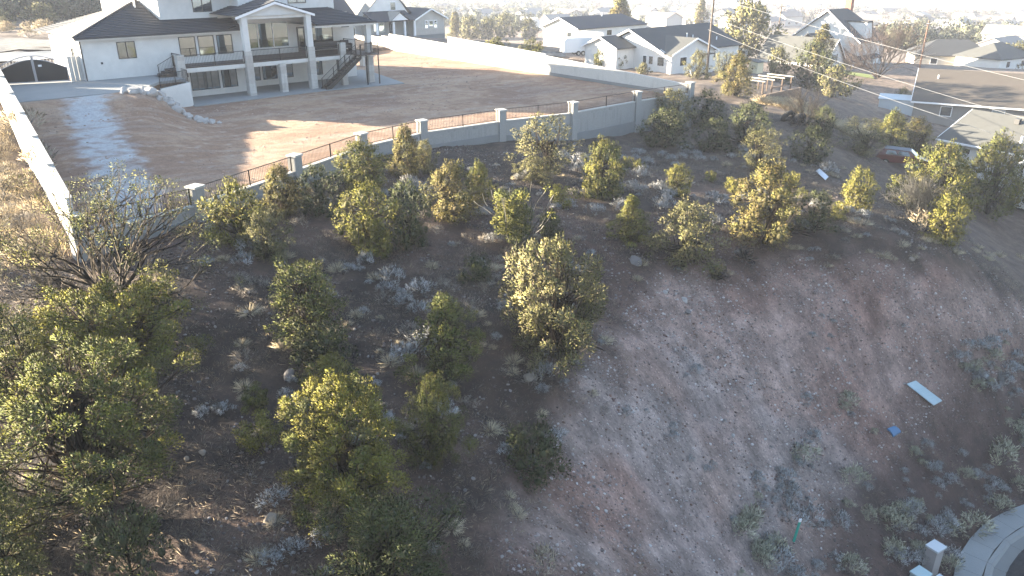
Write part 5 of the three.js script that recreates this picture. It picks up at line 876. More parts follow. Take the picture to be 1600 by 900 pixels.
{ // white neighbour house beyond the side wall
  const h = thing('neighbour_house', 'white single-storey house with dark roof and lit gables beyond the side wall', 'house', 22.87, -4, -114.2, TH), W = M.siding, Rf = M.roofDark;
  wallBox(h, 0, 10.7, -1, 3.05, -4, 0, W); wallBox(h, 0.01, 19.7, -1, 3.05, -14, -1.5, W);
  gableEnd(h, 'x', 0, -7.4, 6.5, 3.05, 5.75, W); gableEnd(h, 'x', 19.5, -7.7, 6.2, 3.05, 5.75, W); gableEnd(h, 'z', 0, 5.35, 5.35, 3.05, 4.8, W);
  part('roof', slab([[-0.5, 3.1, -1.1], [20.2, 3.1, -1.1], [20.2, 6.05, -7.7], [-0.5, 6.05, -7.7]], 0.16), Rf, h); part('roof', slab([[-0.5, 3.1, -14.5], [-0.5, 6.05, -7.7], [20.2, 6.05, -7.7], [20.2, 3.1, -14.5]], 0.16), Rf, h);
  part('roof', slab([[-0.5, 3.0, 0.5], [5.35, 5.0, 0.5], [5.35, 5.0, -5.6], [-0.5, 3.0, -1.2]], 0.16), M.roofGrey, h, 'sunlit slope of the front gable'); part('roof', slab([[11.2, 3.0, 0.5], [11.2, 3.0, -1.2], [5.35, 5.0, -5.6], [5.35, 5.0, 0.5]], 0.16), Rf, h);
  rakeTrim(h, 'z', 0.5, 5.35, 5.85, 3.0, 5.0); rakeTrim(h, 'x', -0.5, -7.7, 6.7, 3.1, 6.05);
  windowPart(h, 'z', 0, 2.0, 3.75, 1.15, 2.5, 1, [1], M.frameWhite, M.glassDark, 0.1); windowPart(h, 'z', -1.5, 12.2, 13.4, 1.4, 2.6, 1, [1], M.frameWhite, M.glass, 0.1);
  windowPart(h, 'x', 0, -4.1, -3.2, 1.3, 2.55, 1, [1], M.frameWhite, M.glassDark, 0.08); windowPart(h, 'x', 0, -2.5, -1.2, 1.2, 2.55, 1, [1], M.frameWhite, M.glassDark, 0.08); windowPart(h, 'x', 0, -5.2, -4.4, 1.3, 2.55, 1, [1], M.frameWhite, M.glassDark, 0.08);
  for (const [x, y, z] of [[9.2, 4.7, -4.2], [10.2, 4.4, -3.8], [15.5, 3.9, -3]]) part('vent_pipe', bar([x, y - 0.5, z], [x, y + 0.5, z], 0.1, 6), M.white, h);
  part('awning', box(6.2, 9.5, 2.5, 2.62, 0, 0.9), M.frame, h);
  // garage wing
  wallBox(h, -4, 3, -0.5, 3.7, -13.1, -6.95, W); gableEnd(h, 'x', -4, -10.02, 3.07, 3.7, 4.95, W);
  part('roof', slab([[-4.4, 3.6, -6.5], [3.2, 3.6, -6.5], [3.2, 5.1, -10.02], [-4.4, 5.1, -10.02]], 0.14), Rf, h); part('roof', slab([[-4.4, 3.6, -13.5], [-4.4, 5.1, -10.02], [3.2, 5.1, -10.02], [3.2, 3.6, -13.5]], 0.14), Rf, h); rakeTrim(h, 'x', -4.4, -10.02, 3.5, 3.6, 5.1);
  windowPart(h, 'x', -4, -10.8, -10.3, 2.2, 2.7, 1, [1], M.frameWhite, M.glassDark, 0.06);
  const [x, z] = [25.0, -113.2], rr = thing('ramp_rails', 'two slender white rails leaning down from the window of the white neighbour house', 'rail', x, -4, z, TH); part('rail', bar([-0.6, 0, 1.4], [0.5, 1.25, 0.1], 0.05), M.white, rr); part('rail', bar([0.4, 0, 1.4], [1.5, 1.2, 0.1], 0.05), M.white, rr);
}
{ // brown-roofed white house behind it
  const h = thing('neighbour_house', 'white gabled house with long slate roof behind the cargo trailer', 'house', 12.3, -2.8, -150, TH), W = M.siding;
  wallBox(h, 0, 20, -1, 2.6, -9.2, 0, W); gableEnd(h, 'x', 0, -4.6, 4.6, 2.6, 4.1, W);
  part('roof', slab([[-0.5, 2.55, 0.4], [20.5, 2.55, 0.4], [17.5, 4.4, -4.6], [-0.5, 4.4, -4.6]], 0.15), M.roof, h); part('roof', slab([[-0.5, 2.55, -9.6], [-0.5, 4.4, -4.6], [17.5, 4.4, -4.6], [20.5, 2.55, -9.6]], 0.15), M.roof, h); part('roof', slab([[20.5, 2.55, 0.4], [20.5, 2.55, -9.6], [17.5, 4.4, -4.6]], 0.15), M.roof, h); rakeTrim(h, 'x', -0.5, -4.6, 5, 2.55, 4.4);
  windowPart(h, 'x', 0, -2.9, -1.6, 0.9, 1.9, 1, [1], M.frameWhite, M.glassDark, 0.08); windowPart(h, 'z', 0, 3, 4.4, 0.9, 2.0, 1, [1], M.frameWhite, M.glassDark, 0.08); windowPart(h, 'z', 0, 8, 9.6, 0.9, 2.0, 1, [1], M.frameWhite, M.glassDark, 0.08);
  part('vent_pipe', bar([11, 3.6, -4], [11, 4.9, -4], 0.12, 6), M.white, h);
}
{ // the two-storey house on the right
  const h = thing('neighbour_house', 'tall two-storey pale house with steep dark roofs, porch and shuttered gable window', 'house', 64.9, -8.6, -150, TH), W = M.siding, Rf = M.roofDark;
  wallBox(h, 0, 11, -2, 6.1, -13.6, 0, W); gableEnd(h, 'x', 0, -6.8, 6.8, 6.1, 11.1, W);
  part('roof', slab([[-0.6, 5.95, 0.5], [11.6, 5.95, 0.5], [7.6, 11.5, -6.8], [-0.6, 11.5, -6.8]], 0.18), Rf, h); part('roof', slab([[-0.6, 5.95, -14.1], [-0.6, 11.5, -6.8], [7.6, 11.5, -6.8], [11.6, 5.95, -14.1]], 0.18), Rf, h); part('roof', slab([[11.6, 5.95, 0.5], [11.6, 5.95, -14.1], [7.6, 11.5, -6.8]], 0.18), Rf, h); rakeTrim(h, 'x', -0.6, -6.8, 7.3, 5.95, 11.5);
  part('dormer', [prism([[2.4, 6.4, -0.2], [5.4, 6.4, -0.2], [4.6, 9.3, -0.2], [2.4, 9.3, -0.2]], [0, 0, -4])], W, h); part('roof', slab([[4.4, 9.6, 0], [5.7, 6.3, 0], [5.7, 6.3, -4.5], [4.4, 9.6, -4.5]], 0.15), Rf, h); part('roof', slab([[2.2, 9.62, 0], [4.4, 9.62, 0], [4.4, 9.62, -4.5], [2.2, 9.62, -4.5]], 0.15), Rf, h);
  const chm = part('chimney', box(9.6, 10.8, 8.5, 13.2, -8.4, -7.2), M.brick, h); part('cap', box(9.5, 10.9, 13.2, 13.35, -8.5, -7.1), M.concrete, chm);
  wallBox(h, -11.5, -4.4, -2, 3.3, -13.5, -0.5, W); gableEnd(h, 'z', -0.5, -7.95, 3.55, 3.3, 6.8, W);
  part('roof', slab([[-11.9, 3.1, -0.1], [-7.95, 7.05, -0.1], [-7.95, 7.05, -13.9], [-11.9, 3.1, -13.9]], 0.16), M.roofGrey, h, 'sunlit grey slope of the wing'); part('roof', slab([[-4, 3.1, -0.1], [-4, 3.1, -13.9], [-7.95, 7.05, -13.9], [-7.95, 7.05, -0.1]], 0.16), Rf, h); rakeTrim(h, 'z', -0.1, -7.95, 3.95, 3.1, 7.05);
  const w = windowPart(h, 'z', -0.5, -8.6, -7.4, 2.7, 4.4, 2, [1], M.frameWhite, M.glassDark, 0.1); part('shutter', box(-9.05, -8.65, 2.7, 4.4, -0.5, -0.44), M.frame, h); part('shutter', box(-7.35, -6.95, 2.7, 4.4, -0.5, -0.44), M.frame, h);
  wallBox(h, -4.4, 0.01, -2, 4.2, -12, -2, W); part('roof', slab([[-4.2, 4.1, -1.8], [0, 4.1, -1.8], [0, 7.6, -6.5], [-7.9, 7.6, -6.5]], 0.16), Rf, h); part('roof', slab([[-4.2, 4.1, -12], [-7.9, 7.6, -6.5], [0, 7.6, -6.5], [0, 4.1, -12]], 0.16), Rf, h);
  part('porch_roof', slab([[-4.6, 3.0, 1.6], [8, 3.0, 1.6], [8, 4.1, -1.9], [-4.2, 4.1, -1.9]], 0.14), Rf, h); for (const x of [-4, -1.2, 1.6, 4.4, 7.2]) part('porch_post', box(x - 0.12, x + 0.12, 0, 2.9, 1.2, 1.44), M.trim, h); part('porch_floor', box(-4.4, 7.6, -0.8, 0.1, -1.9, 1.5), M.trim, h); railing(h, 'porch_railing', [[-4, 0.1, 1.32], [7.2, 0.1, 1.32]], 0.9, 2.8, M.frameWhite, 0.3, 0.02);
  windowPart(h, 'z', 0, 1.2, 2.2, 1, 2.6, 1, [1], M.frameWhite, M.glassDark, 0.08); windowPart(h, 'z', 0, 3.2, 4.2, 1, 2.6, 1, [1], M.frameWhite, M.glassDark, 0.08); windowPart(h, 'z', 0, 0.6, 1.5, 4.2, 5.6, 1, [1], M.frameWhite, M.glassDark, 0.08); windowPart(h, 'x', 0, -5, -3.6, 4.5, 6, 1, [1], M.frameWhite, M.glassDark, 0.08);
}
{ // long brown-roofed house
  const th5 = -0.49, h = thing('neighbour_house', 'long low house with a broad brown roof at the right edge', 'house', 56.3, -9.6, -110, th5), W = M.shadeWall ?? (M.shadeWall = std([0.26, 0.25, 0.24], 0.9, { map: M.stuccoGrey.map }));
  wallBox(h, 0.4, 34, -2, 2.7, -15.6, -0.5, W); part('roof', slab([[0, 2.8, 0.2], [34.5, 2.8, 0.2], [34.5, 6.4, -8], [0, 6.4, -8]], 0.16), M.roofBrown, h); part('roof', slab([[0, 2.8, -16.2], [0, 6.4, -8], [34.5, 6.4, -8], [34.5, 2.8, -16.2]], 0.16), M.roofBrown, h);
  gableEnd(h, 'x', 0.4, -8, 7.6, 2.7, 6.1, M.siding); rakeTrim(h, 'x', 0.0, -8, 8.2, 2.8, 6.4); part('gutter', box(0, 34.5, 2.58, 2.78, 0.2, 0.32), M.trim, h);
  windowPart(h, 'z', -0.5, 3.8, 5.3, 0.9, 2.3, 1, [1], M.frameWhite, M.glass, 0.1); windowPart(h, 'z', -0.5, 10, 11.6, 0.9, 2.3, 1, [1], M.frameWhite, M.glass, 0.1); windowPart(h, 'z', -0.5, 15, 17.2, 0.4, 2.3, 2, [1], M.frameWhite, M.glass, 0.1); windowPart(h, 'z', -0.5, 22, 23.5, 0.9, 2.3, 1, [1], M.frameWhite, M.glass, 0.1);
  for (const [x, y, z] of [[2.8, 5.5, -5.6], [14.2, 3.8, -2.3]]) part('vent_pipe', bar([x, y - 0.6, z], [x, y + 0.35, z], 0.1, 6), M.white, h);
  part('deck', box(17, 28, 0, 0.25, -0.45, 2.6), M.wood, h); railing(h, 'railing', [[17.1, 0.25, 2.5], [27.9, 0.25, 2.5]], 0.9, 2, M.frameWhite, 0.25, 0.02);
  const sh = thing('metal_shed', 'low pale corrugated metal shed against the left end of the long brown-roofed house', 'shed', 57.0, -8.6, -110.3, th5);
  part('wall', box(-4.6, 0, -0.5, 1.7, -2.6, 0), M.paleMetal ?? (M.paleMetal = std([0.4, 0.45, 0.48], 0.6)), sh); const shr = part('roof', slab([[-4.8, 1.75, 0.15], [0.1, 1.75, 0.15], [0.1, 2.1, -2.8], [-4.8, 2.1, -2.8]], 0.06), M.paleMetal, sh); for (let k = 0; k < 11; k++) part('rib', box(-4.4 + k * 0.42, -4.34 + k * 0.42, -0.3, 1.68, 0.001, 0.04), M.paleMetal, sh);
}
{ // grey-roofed house at the right edge
  const th6 = -1.055, h = thing('neighbour_house', 'pale house with broad grey roof and red porch posts at the right edge', 'house', 47.2, -9.4, -85, th6), W = M.stucco;
  wallBox(h, 0.4, 26, -2, 2.5, -11, -0.4, W); part('roof', slab([[0, 2.6, 0.1], [26.5, 2.6, 0.1], [26.5, 5.3, -5.6], [0, 5.3, -5.6]], 0.16), M.roofGrey, h); part('roof', slab([[0, 2.6, -11.3], [0, 5.3, -5.6], [26.5, 5.3, -5.6], [26.5, 2.6, -11.3]], 0.16), M.roofGrey, h);
  gableEnd(h, 'x', 0.4, -5.6, 5.2, 2.5, 5.0, W); part('gutter', box(0, 26.5, 2.4, 2.58, 0.1, 0.22), M.trim, h); rakeTrim(h, 'x', 0, -5.6, 5.7, 2.6, 5.3);
  windowPart(h, 'z', -0.4, 1.4, 2.3, 1.4, 2.1, 1, [1], M.frameWhite, M.glassDark, 0.08); windowPart(h, 'z', -0.4, 2.8, 3.8, 1.4, 2.1, 1, [1], M.frameWhite, M.glassDark, 0.08);
  for (const [x, y, z] of [[5.5, 5.0, -4.6], [9.5, 5.0, -4.6]]) part('roof_vent', box(x, x + 0.5, y - 0.3, y + 0.25, z, z + 0.45), M.frame, h); part('vent_pipe', bar([8, 3.2, -1.6], [8, 4.1, -1.6], 0.12, 6), M.white, h);
  wallBox(h, 11, 16, -2, 2.6, -2, 2.6, W); gableEnd(h, 'z', 2.6, 13.5, 2.5, 2.6, 3.7, W); part('roof', slab([[10.6, 2.6, 3], [13.5, 3.95, 3], [13.5, 3.95, -3.4], [10.6, 2.6, -1]], 0.14), M.roofGrey, h); part('roof', slab([[16.4, 2.6, 3], [16.4, 2.6, -1], [13.5, 3.95, -3.4], [13.5, 3.95, 3]], 0.14), M.roofDark, h); rakeTrim(h, 'z', 3, 13.5, 2.9, 2.6, 3.95); windowPart(h, 'z', 2.6, 12.6, 14.4, 1, 2.2, 1, [1], M.frameWhite, M.glassDark, 0.08);
  for (const x of [17.2, 19.6]) { part('porch_post', box(x - 0.2, x + 0.2, -1, 2.3, 2.3, 2.7), M.redwood, h); } part('porch_roof', slab([[16.5, 2.35, 3], [20.2, 2.35, 3], [20.2, 2.7, -0.3], [16.5, 2.7, -0.3]], 0.14), M.roofDark, h);
}
{ // pale house behind the white house, top left of centre
  const h = thing('neighbour_house', 'pale house with stone wainscot and small porch behind the right end of the white house', 'house', -11.7, -1.5, -140, TH), W = M.stuccoGrey;
  part('foundation', box(-6.05, 0.05, -2, 1.3, -8, 0.02), M.concrete, h); wallBox(h, -6, 0, 1.3, 4.0, -8, 0, W); gableEnd(h, 'z', 0, -3, 3, 4.0, 5.3, W); part('wainscot', box(-6.04, 0.04, 1.31, 2.5, -0.2, 0.05), M.stone, h);
  part('roof', slab([[-6.5, 3.85, 0.5], [-3, 5.5, 0.5], [-3, 5.5, -8], [-6.5, 3.85, -8]], 0.14), M.roof, h); part('roof', slab([[0.5, 3.85, 0.5], [0.5, 3.85, -8], [-3, 5.5, -8], [-3, 5.5, 0.5]], 0.14), M.roof, h); rakeTrim(h, 'z', 0.5, -3, 3.5, 3.85, 5.5);
  windowPart(h, 'z', 0.05, -4.2, -3.5, 2.3, 3.6, 1, [2, 1], M.frameWhite, M.glass, 0.12); windowPart(h, 'z', 0.05, -3.4, -2.4, 2.6, 3.6, 1, [1], M.frameWhite, M.glass, 0.12); windowPart(h, 'z', 0.05, -2.3, -1.6, 2.3, 3.6, 1, [2, 1], M.frameWhite, M.glass, 0.12);
  wallBox(h, -14.5, -5.9, -1, 4.2, -10, -2.2, W); part('porch_floor', box(-14, -6.02, 0.6, 1.3, -2.19, 0.3), M.concrete, h); part('porch_roof', slab([[-14.4, 3.85, 0.4], [-6.1, 3.85, 0.4], [-6.1, 5.2, -3], [-14.4, 5.2, -3]], 0.14), M.roof, h); for (const x of [-13.8, -10.6, -8.4, -6.4]) part('porch_post', box(x - 0.15, x + 0.15, 1.3, 3.8, 0, 0.3), M.trim, h);
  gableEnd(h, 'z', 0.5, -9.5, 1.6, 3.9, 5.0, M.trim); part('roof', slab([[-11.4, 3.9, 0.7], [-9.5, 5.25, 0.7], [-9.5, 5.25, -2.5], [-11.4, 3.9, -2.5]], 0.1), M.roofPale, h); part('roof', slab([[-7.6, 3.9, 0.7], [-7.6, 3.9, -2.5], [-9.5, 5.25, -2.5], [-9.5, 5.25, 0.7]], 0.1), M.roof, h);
  windowPart(h, 'z', -2.2, -13, -10.8, 2, 3.5, 2, [1], M.frameWhite, M.glass, 0.1); windowPart(h, 'z', -2.2, -9.9, -9, 1.3, 3.5, 1, [1], M.frame, M.glassDark, 0.1, 'dark front door with glass');
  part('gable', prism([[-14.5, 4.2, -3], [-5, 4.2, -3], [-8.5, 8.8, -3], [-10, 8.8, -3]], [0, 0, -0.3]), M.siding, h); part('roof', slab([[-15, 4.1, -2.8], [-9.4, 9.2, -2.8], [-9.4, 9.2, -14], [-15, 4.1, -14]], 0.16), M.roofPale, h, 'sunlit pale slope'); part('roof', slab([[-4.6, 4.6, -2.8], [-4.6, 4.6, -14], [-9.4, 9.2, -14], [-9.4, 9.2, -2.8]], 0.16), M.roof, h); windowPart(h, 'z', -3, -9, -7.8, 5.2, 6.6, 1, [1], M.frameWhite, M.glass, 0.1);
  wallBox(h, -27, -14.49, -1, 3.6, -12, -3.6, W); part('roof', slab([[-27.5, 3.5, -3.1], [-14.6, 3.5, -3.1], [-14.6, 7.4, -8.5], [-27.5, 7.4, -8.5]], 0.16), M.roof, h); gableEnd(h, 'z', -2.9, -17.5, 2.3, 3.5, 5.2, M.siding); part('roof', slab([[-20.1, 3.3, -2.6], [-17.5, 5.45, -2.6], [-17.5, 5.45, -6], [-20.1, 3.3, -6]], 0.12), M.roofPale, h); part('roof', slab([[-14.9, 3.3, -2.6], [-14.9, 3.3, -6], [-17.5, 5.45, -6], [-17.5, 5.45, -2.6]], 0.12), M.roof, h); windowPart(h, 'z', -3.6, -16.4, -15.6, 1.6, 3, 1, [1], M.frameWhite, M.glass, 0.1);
}
function hipHouse(label, x, y, z, turn, w, d, hw, hr, wm, rm, group) { // a small hip-roofed house
  const h = thing('neighbour_house', label, 'house', x, y, z, turn, group); wallBox(h, -w / 2, w / 2, -3, hw, -d / 2, d / 2, wm); const e = 0.5, k = Math.min(w, d) / 2 * 0.9;
  const A = [-w / 2 - e, hw, d / 2 + e], B = [w / 2 + e, hw, d / 2 + e], C = [w / 2 + e, hw, -d / 2 - e], D = [-w / 2 - e, hw, -d / 2 - e], P = [-w / 2 + k, hr, 0], Q = [w / 2 - k, hr, 0];
  part('roof', slab([A, B, Q, P], 0.15), rm, h); part('roof', slab([C, D, P, Q], 0.15), rm, h); part('roof', slab([D, A, P], 0.15), rm, h); part('roof', slab([B, C, Q], 0.15), rm, h);
  windowPart(h, 'z', d / 2, -w * 0.3, -w * 0.3 + 1.4, 1, 2.3, 1, [1], M.frameWhite, M.glassDark, 0.1); windowPart(h, 'z', d / 2, w * 0.15, w * 0.15 + 1.6, 1, 2.3, 1, [1], M.frameWhite, M.glassDark, 0.1); return h;
}
const farAt = (px, py, D) => { const d = rayDir(px, py), t = D / -d.z; return [d.x * t, CAM_H + d.y * t, -D]; };
{ const [x, y, z] = farAt(1482, 98, 168); hipHouse('dark green-roofed house in shade behind the long brown-roofed house', x, groundH(x, z) - 0.5, z, -0.3, 15, 10, 2.8, 5.6, M.stuccoTan, M.roofDark); }
{ const [x, y, z] = farAt(1552, 96, 160); hipHouse('grey-roofed house in sun at the right edge behind the long brown-roofed house', x, groundH(x, z) - 0.5, z, 0.5, 11, 9, 2.8, 5.4, M.siding, M.roofGrey); }
// ---------------------------------------------------------------- poles and wires
function pole(label, px, py, D, yTop, arm, m = M.pole) {
  const d = rayDir(px, py), t = D / -d.z, x = d.x * t, z = -D, y = groundH(x, z), h = yTop - y, o = thing('utility_pole', label, 'utility pole', x, y, z, TH);
  part('shaft', new THREE.CylinderGeometry(0.11, 0.17, h + 0.5, 10).translate(0, h / 2 - 0.25, 0), m, o); part('crossarm', box(-1.1, 1.1, h - arm - 0.06, h - arm + 0.06, 0.12, 0.22), m, o); for (const k of [-0.95, -0.35, 0.35, 0.95]) part('insulator', new THREE.CylinderGeometry(0.05, 0.05, 0.16, 6).translate(k, h - arm + 0.14, 0.17), M.stuccoGrey, o); return o;
}
pole('tall grey power pole right of the white neighbour house, rising out of the picture', 1102, 138, 105, 8.6, 0.4);
pole('slim power pole left of the two-storey house', 1212, 82, 165, 3.4, 0.5);
pole('brownish power pole in front of the pinkish bare tree at right', 1437, 105, 133, 2.4, 0.6, M.redwoodPole ?? (M.redwoodPole = std([0.22, 0.13, 0.09], 0.95)));
function wire(label, a, b, sag) { const A = R3(...farAt(...a)), B = R3(...farAt(...b)), pts = []; for (let k = 0; k <= 24; k++) { const t = k / 24; pts.push(A.clone().lerp(B, t).add(R3(0, -sag * 4 * t * (1 - t), 0))); } solo('power_line', new THREE.TubeGeometry(new THREE.CatmullRomCurve3(pts), 60, 0.016, 5), M.wire, label, 'power line'); }
wire('uppermost pale power line crossing the roofs at right', [1112, -6, 105], [1640, 134, 72], 0.35);
wire('middle pale power line crossing the long brown roof', [1108, 26, 105], [1640, 196, 72], 0.4);
wire('lowest thin power line in front of the garden of the two-storey house', [1106, 46, 105], [1640, 236, 72], 0.5);
// ---------------------------------------------------------------- garden things
{
  const g = at(1216, 150), t = thing('pergola', 'open garden pergola of white beams on orange posts beyond the sunlit strip', 'pergola', g.x, g.y, g.z - 1, TH);
  for (const x of [-3, -1, 1.2, 3.2]) for (const z of [0, -3]) part('post', box(x - 0.07, x + 0.07, -0.5, 1.7, z - 0.07, z + 0.07), M.orangeWood ?? (M.orangeWood = std([0.1, 0.07, 0.05], 0.9)), t);
  for (const x of [-3.1, -1.1, 1.1, 3.1]) part('beam', box(x - 0.07, x + 0.07, 1.7, 1.82, -3.1, 0.3), M.paleWood ?? (M.paleWood = std([0.33, 0.31, 0.28], 0.9)), t); part('rail', box(-1.5, 1.8, 0.8, 0.95, 0.1, 0.18), M.wood, t);
  const w = thing('garden_wall', 'low dark timber wall below the garden pergola', 'wall', g.x, g.y, g.z, TH); for (let k = 0; k < 3; k++) part('timber', box(-4.2, 3.6, -0.5 + k * 0.4, -0.12 + k * 0.4, 0.6 - k * 0.04, 0.9 - k * 0.04), M.wood, w);
}
{ const g = at(1180, 114), s = thing('garden_shed', 'small cream garden shed left of the dark evergreen', 'shed', g.x, g.y, g.z, TH); part('wall', box(-0.9, 0.9, 0, 1.8, -0.8, 0.8), std([0.7, 0.62, 0.42], 0.8), s); part('roof', slab([[-1, 1.8, 0.95], [1, 1.8, 0.95], [1, 2.1, -0.95], [-1, 2.1, -0.95]], 0.08), M.roofGrey, s); }
{ const g = at(1160, 92), s = thing('utility_box', 'white box shed just right of the white neighbour house', 'shed', g.x, g.y, g.z, TH); part('wall', box(-0.8, 0.8, 0, 1.7, -0.6, 0.6), M.white, s); part('roof', slab([[-0.9, 1.72, 0.7], [0.9, 1.72, 0.7], [0.9, 1.9, -0.7], [-0.9, 1.9, -0.7]], 0.07), M.white, s); }
{ // cargo trailer
  const g = [9.8, -1.9, -122], t = thing('cargo_trailer', 'white enclosed cargo trailer with two wheels on each side parked before the brown-roofed house', 'trailer', ...g, TH * 0.35);
  part('body', prism([[-2.3, 0.5, 1], [2.2, 0.5, 1], [2.2, 2.6, 1], [-1.9, 2.6, 1], [-2.3, 2.2, 1]], [0, 0, -2]), M.white, t); part('tongue', bar([-2.3, 0.55, 0], [-3.3, 0.5, 0], 0.06), M.black, t); part('rear_door', box(2.201, 2.24, 0.6, 2.5, -0.9, 0.9), M.stuccoGrey, t);
  for (const x of [0, 0.75]) for (const z of [1.02, -1.02]) { const w = part('wheel', new THREE.CylinderGeometry(0.36, 0.36, 0.22, 16).rotateX(Math.PI / 2).translate(x, 0.36, z), M.rubber, t); part('rim', new THREE.CylinderGeometry(0.19, 0.19, 0.24, 12).rotateX(Math.PI / 2).translate(x, 0.36, z), M.steel, w); }
}
{ const t = thing('camper', 'small rounded white camper behind the cargo trailer', 'camper', 14.3, -2.6, -138, TH); part('body', prism([[-1.1, 0.5, 1], [1.1, 0.5, 1], [1.1, 2.4, 1], [0.8, 2.75, 1], [-0.8, 2.75, 1], [-1.1, 2.4, 1]], [0, 0, -4.5]), M.white, t); windowPart(t, 'z', 1, -0.6, 0.6, 1.5, 2.1, 1, [1], M.frame, M.glassDark, 0.06); for (const x of [-1.1, 1.1]) { const w = part('wheel', new THREE.CylinderGeometry(0.34, 0.34, 0.2, 14).rotateZ(Math.PI / 2).translate(x, 0.34, -1.5), M.rubber, t); part('rim', new THREE.CylinderGeometry(0.17, 0.17, 0.22, 10).rotateZ(Math.PI / 2).translate(x, 0.34, -1.5), M.steel, w); } }
{ // red car half hidden by junipers
  const g = at(1404, 258), t = thing('parked_car', 'dark red car with a roof rack parked among the junipers at right', 'car', g.x + 0.3, g.y - 0.05, g.z, -0.5);
  const side = [[-2.2, 0.45], [2.15, 0.4], [2.2, 0.75], [1.15, 1.0], [0.45, 1.55], [-1.6, 1.6], [-2.1, 1.05], [-2.25, 0.8]], low = side.filter((_, i) => i !== 4 && i !== 5);
  part('body', [prism([[-2.2, 0.4, 0.85], [2.15, 0.4, 0.85], [2.2, 0.75, 0.85], [1.15, 1.0, 0.85], [-2.1, 1.05, 0.85], [-2.25, 0.8, 0.85]], [0, 0, -1.7]), prism([[-2.1, 1.04, 0.8], [1.12, 0.99, 0.8], [0.5, 1.5, 0.7], [-1.7, 1.56, 0.7]], [0, 0, -1.5])], M.red, t);
  part('roof', slab([[-1.7, 1.6, 0.68], [0.5, 1.54, 0.68], [0.5, 1.54, -0.72], [-1.7, 1.6, -0.72]], 0.05), std([0.1, 0.11, 0.13], 0.7), t, 'grey roof panel');
  part('windscreen', prism([[1.08, 1.04, 0.68], [0.54, 1.49, 0.62], [0.54, 1.49, -0.66], [1.08, 1.04, -0.7]], [0.03, 0.03, 0]), M.glass, t); for (const [a, b] of [[-1.5, -0.6], [-0.5, 0.45]]) part('side_window', prism([[a, 1.1, 0.81], [b + 0.1, 1.1, 0.81], [b - 0.1, 1.45, 0.745], [a + 0.1, 1.47, 0.745]], [0, 0, 0.02]), M.glassDark, t);
  for (const x of [-1.4, 1.35]) for (const z of [0.78, -0.78]) { const w = part('wheel', new THREE.CylinderGeometry(0.34, 0.34, 0.22, 18).rotateX(Math.PI / 2).translate(x, 0.34, z), M.rubber, t); part('rim', new THREE.CylinderGeometry(0.2, 0.2, 0.24, 12).rotateX(Math.PI / 2).translate(x, 0.34, z), M.steel, w); }
  part('headlight', box(2.17, 2.22, 0.6, 0.74, 0.45, 0.8), M.white, t); part('headlight', box(2.17, 2.22, 0.6, 0.74, -0.8, -0.45), M.white, t);
}
// ---------------------------------------------------------------- bits lying about
function sheet(name, label, cat, px, th, mat, lift, bend = 0) { // a thin board over four ground points
  const P = px.map((q) => at(...q)), c = P.reduce((a, p) => a.add(R3(p.x, p.y, p.z)), R3(0, 0, 0)).multiplyScalar(0.25), N = 8, gs = [];
  const top = [], f = (u, v) => { const x = lerp(lerp(P[0].x, P[1].x, u), lerp(P[3].x, P[2].x, u), v), z = lerp(lerp(P[0].z, P[1].z, u), lerp(P[3].z, P[2].z, u), v), y = lerp(lerp(P[0].y, P[1].y, u), lerp(P[3].y, P[2].y, u), v) + lift + bend * Math.sin(Math.PI * v * 0.9); return [x, y, z]; };
  for (let k = 0; k < N; k++) gs.push(slab([f(0, k / N), f(0, (k + 1) / N), f(1, (k + 1) / N), f(1, k / N)], th)); solo(name, gs, mat, label, cat);
}
sheet('foam_board', 'long pale blue-white board lying on the slope at right', 'board', [[1415, 608], [1429, 603], [1470, 634], [1457, 641]], 0.05, std([0.4, 0.5, 0.54], 0.8, { map: M.stucco.map }), 0.34, 0.0);
sheet('metal_sheet', 'small grey sheet lying on the brush right of centre', 'sheet', [[1274, 271], [1280, 267], [1294, 280], [1289, 285]], 0.04, std([0.55, 0.58, 0.62], 0.5), 0.2, 0);
sheet('blue_tarp', 'small crumpled blue tarp on the red ground left of the pavement', 'tarp', [[1386, 673], [1396, 669], [1407, 678], [1395, 685]], 0.1, std([0.07, 0.16, 0.28], 0.7), 0.14, 0.08);
{ const g = at(1240, 846), t = thing('marker_post', 'green utility marker post with a white tip leaning in the sagebrush', 'marker post', g.x, g.y, g.z, 0.3); t.rotation.z = -0.13; part('post', box(-0.06, 0.06, -0.2, 1.05, -0.02, 0.02), std([0.02, 0.3, 0.22], 0.5), t); part('tip', box(-0.065, 0.065, 1.05, 1.2, -0.025, 0.025), M.white, t); }
for (const [px, py, l] of [[1230, 189, 'left one of two dark scrapped tyres below the sunlit grass'], [1247, 193, 'right one of two dark scrapped tyres below the sunlit grass']]) { const g = at(px, py), t = thing('old_tyre', l, 'tyre', g.x, g.y + 0.35, g.z, 0.5); part('tread', new THREE.TorusGeometry(0.55, 0.24, 10, 20).rotateX(0.5), M.rubber, t); }
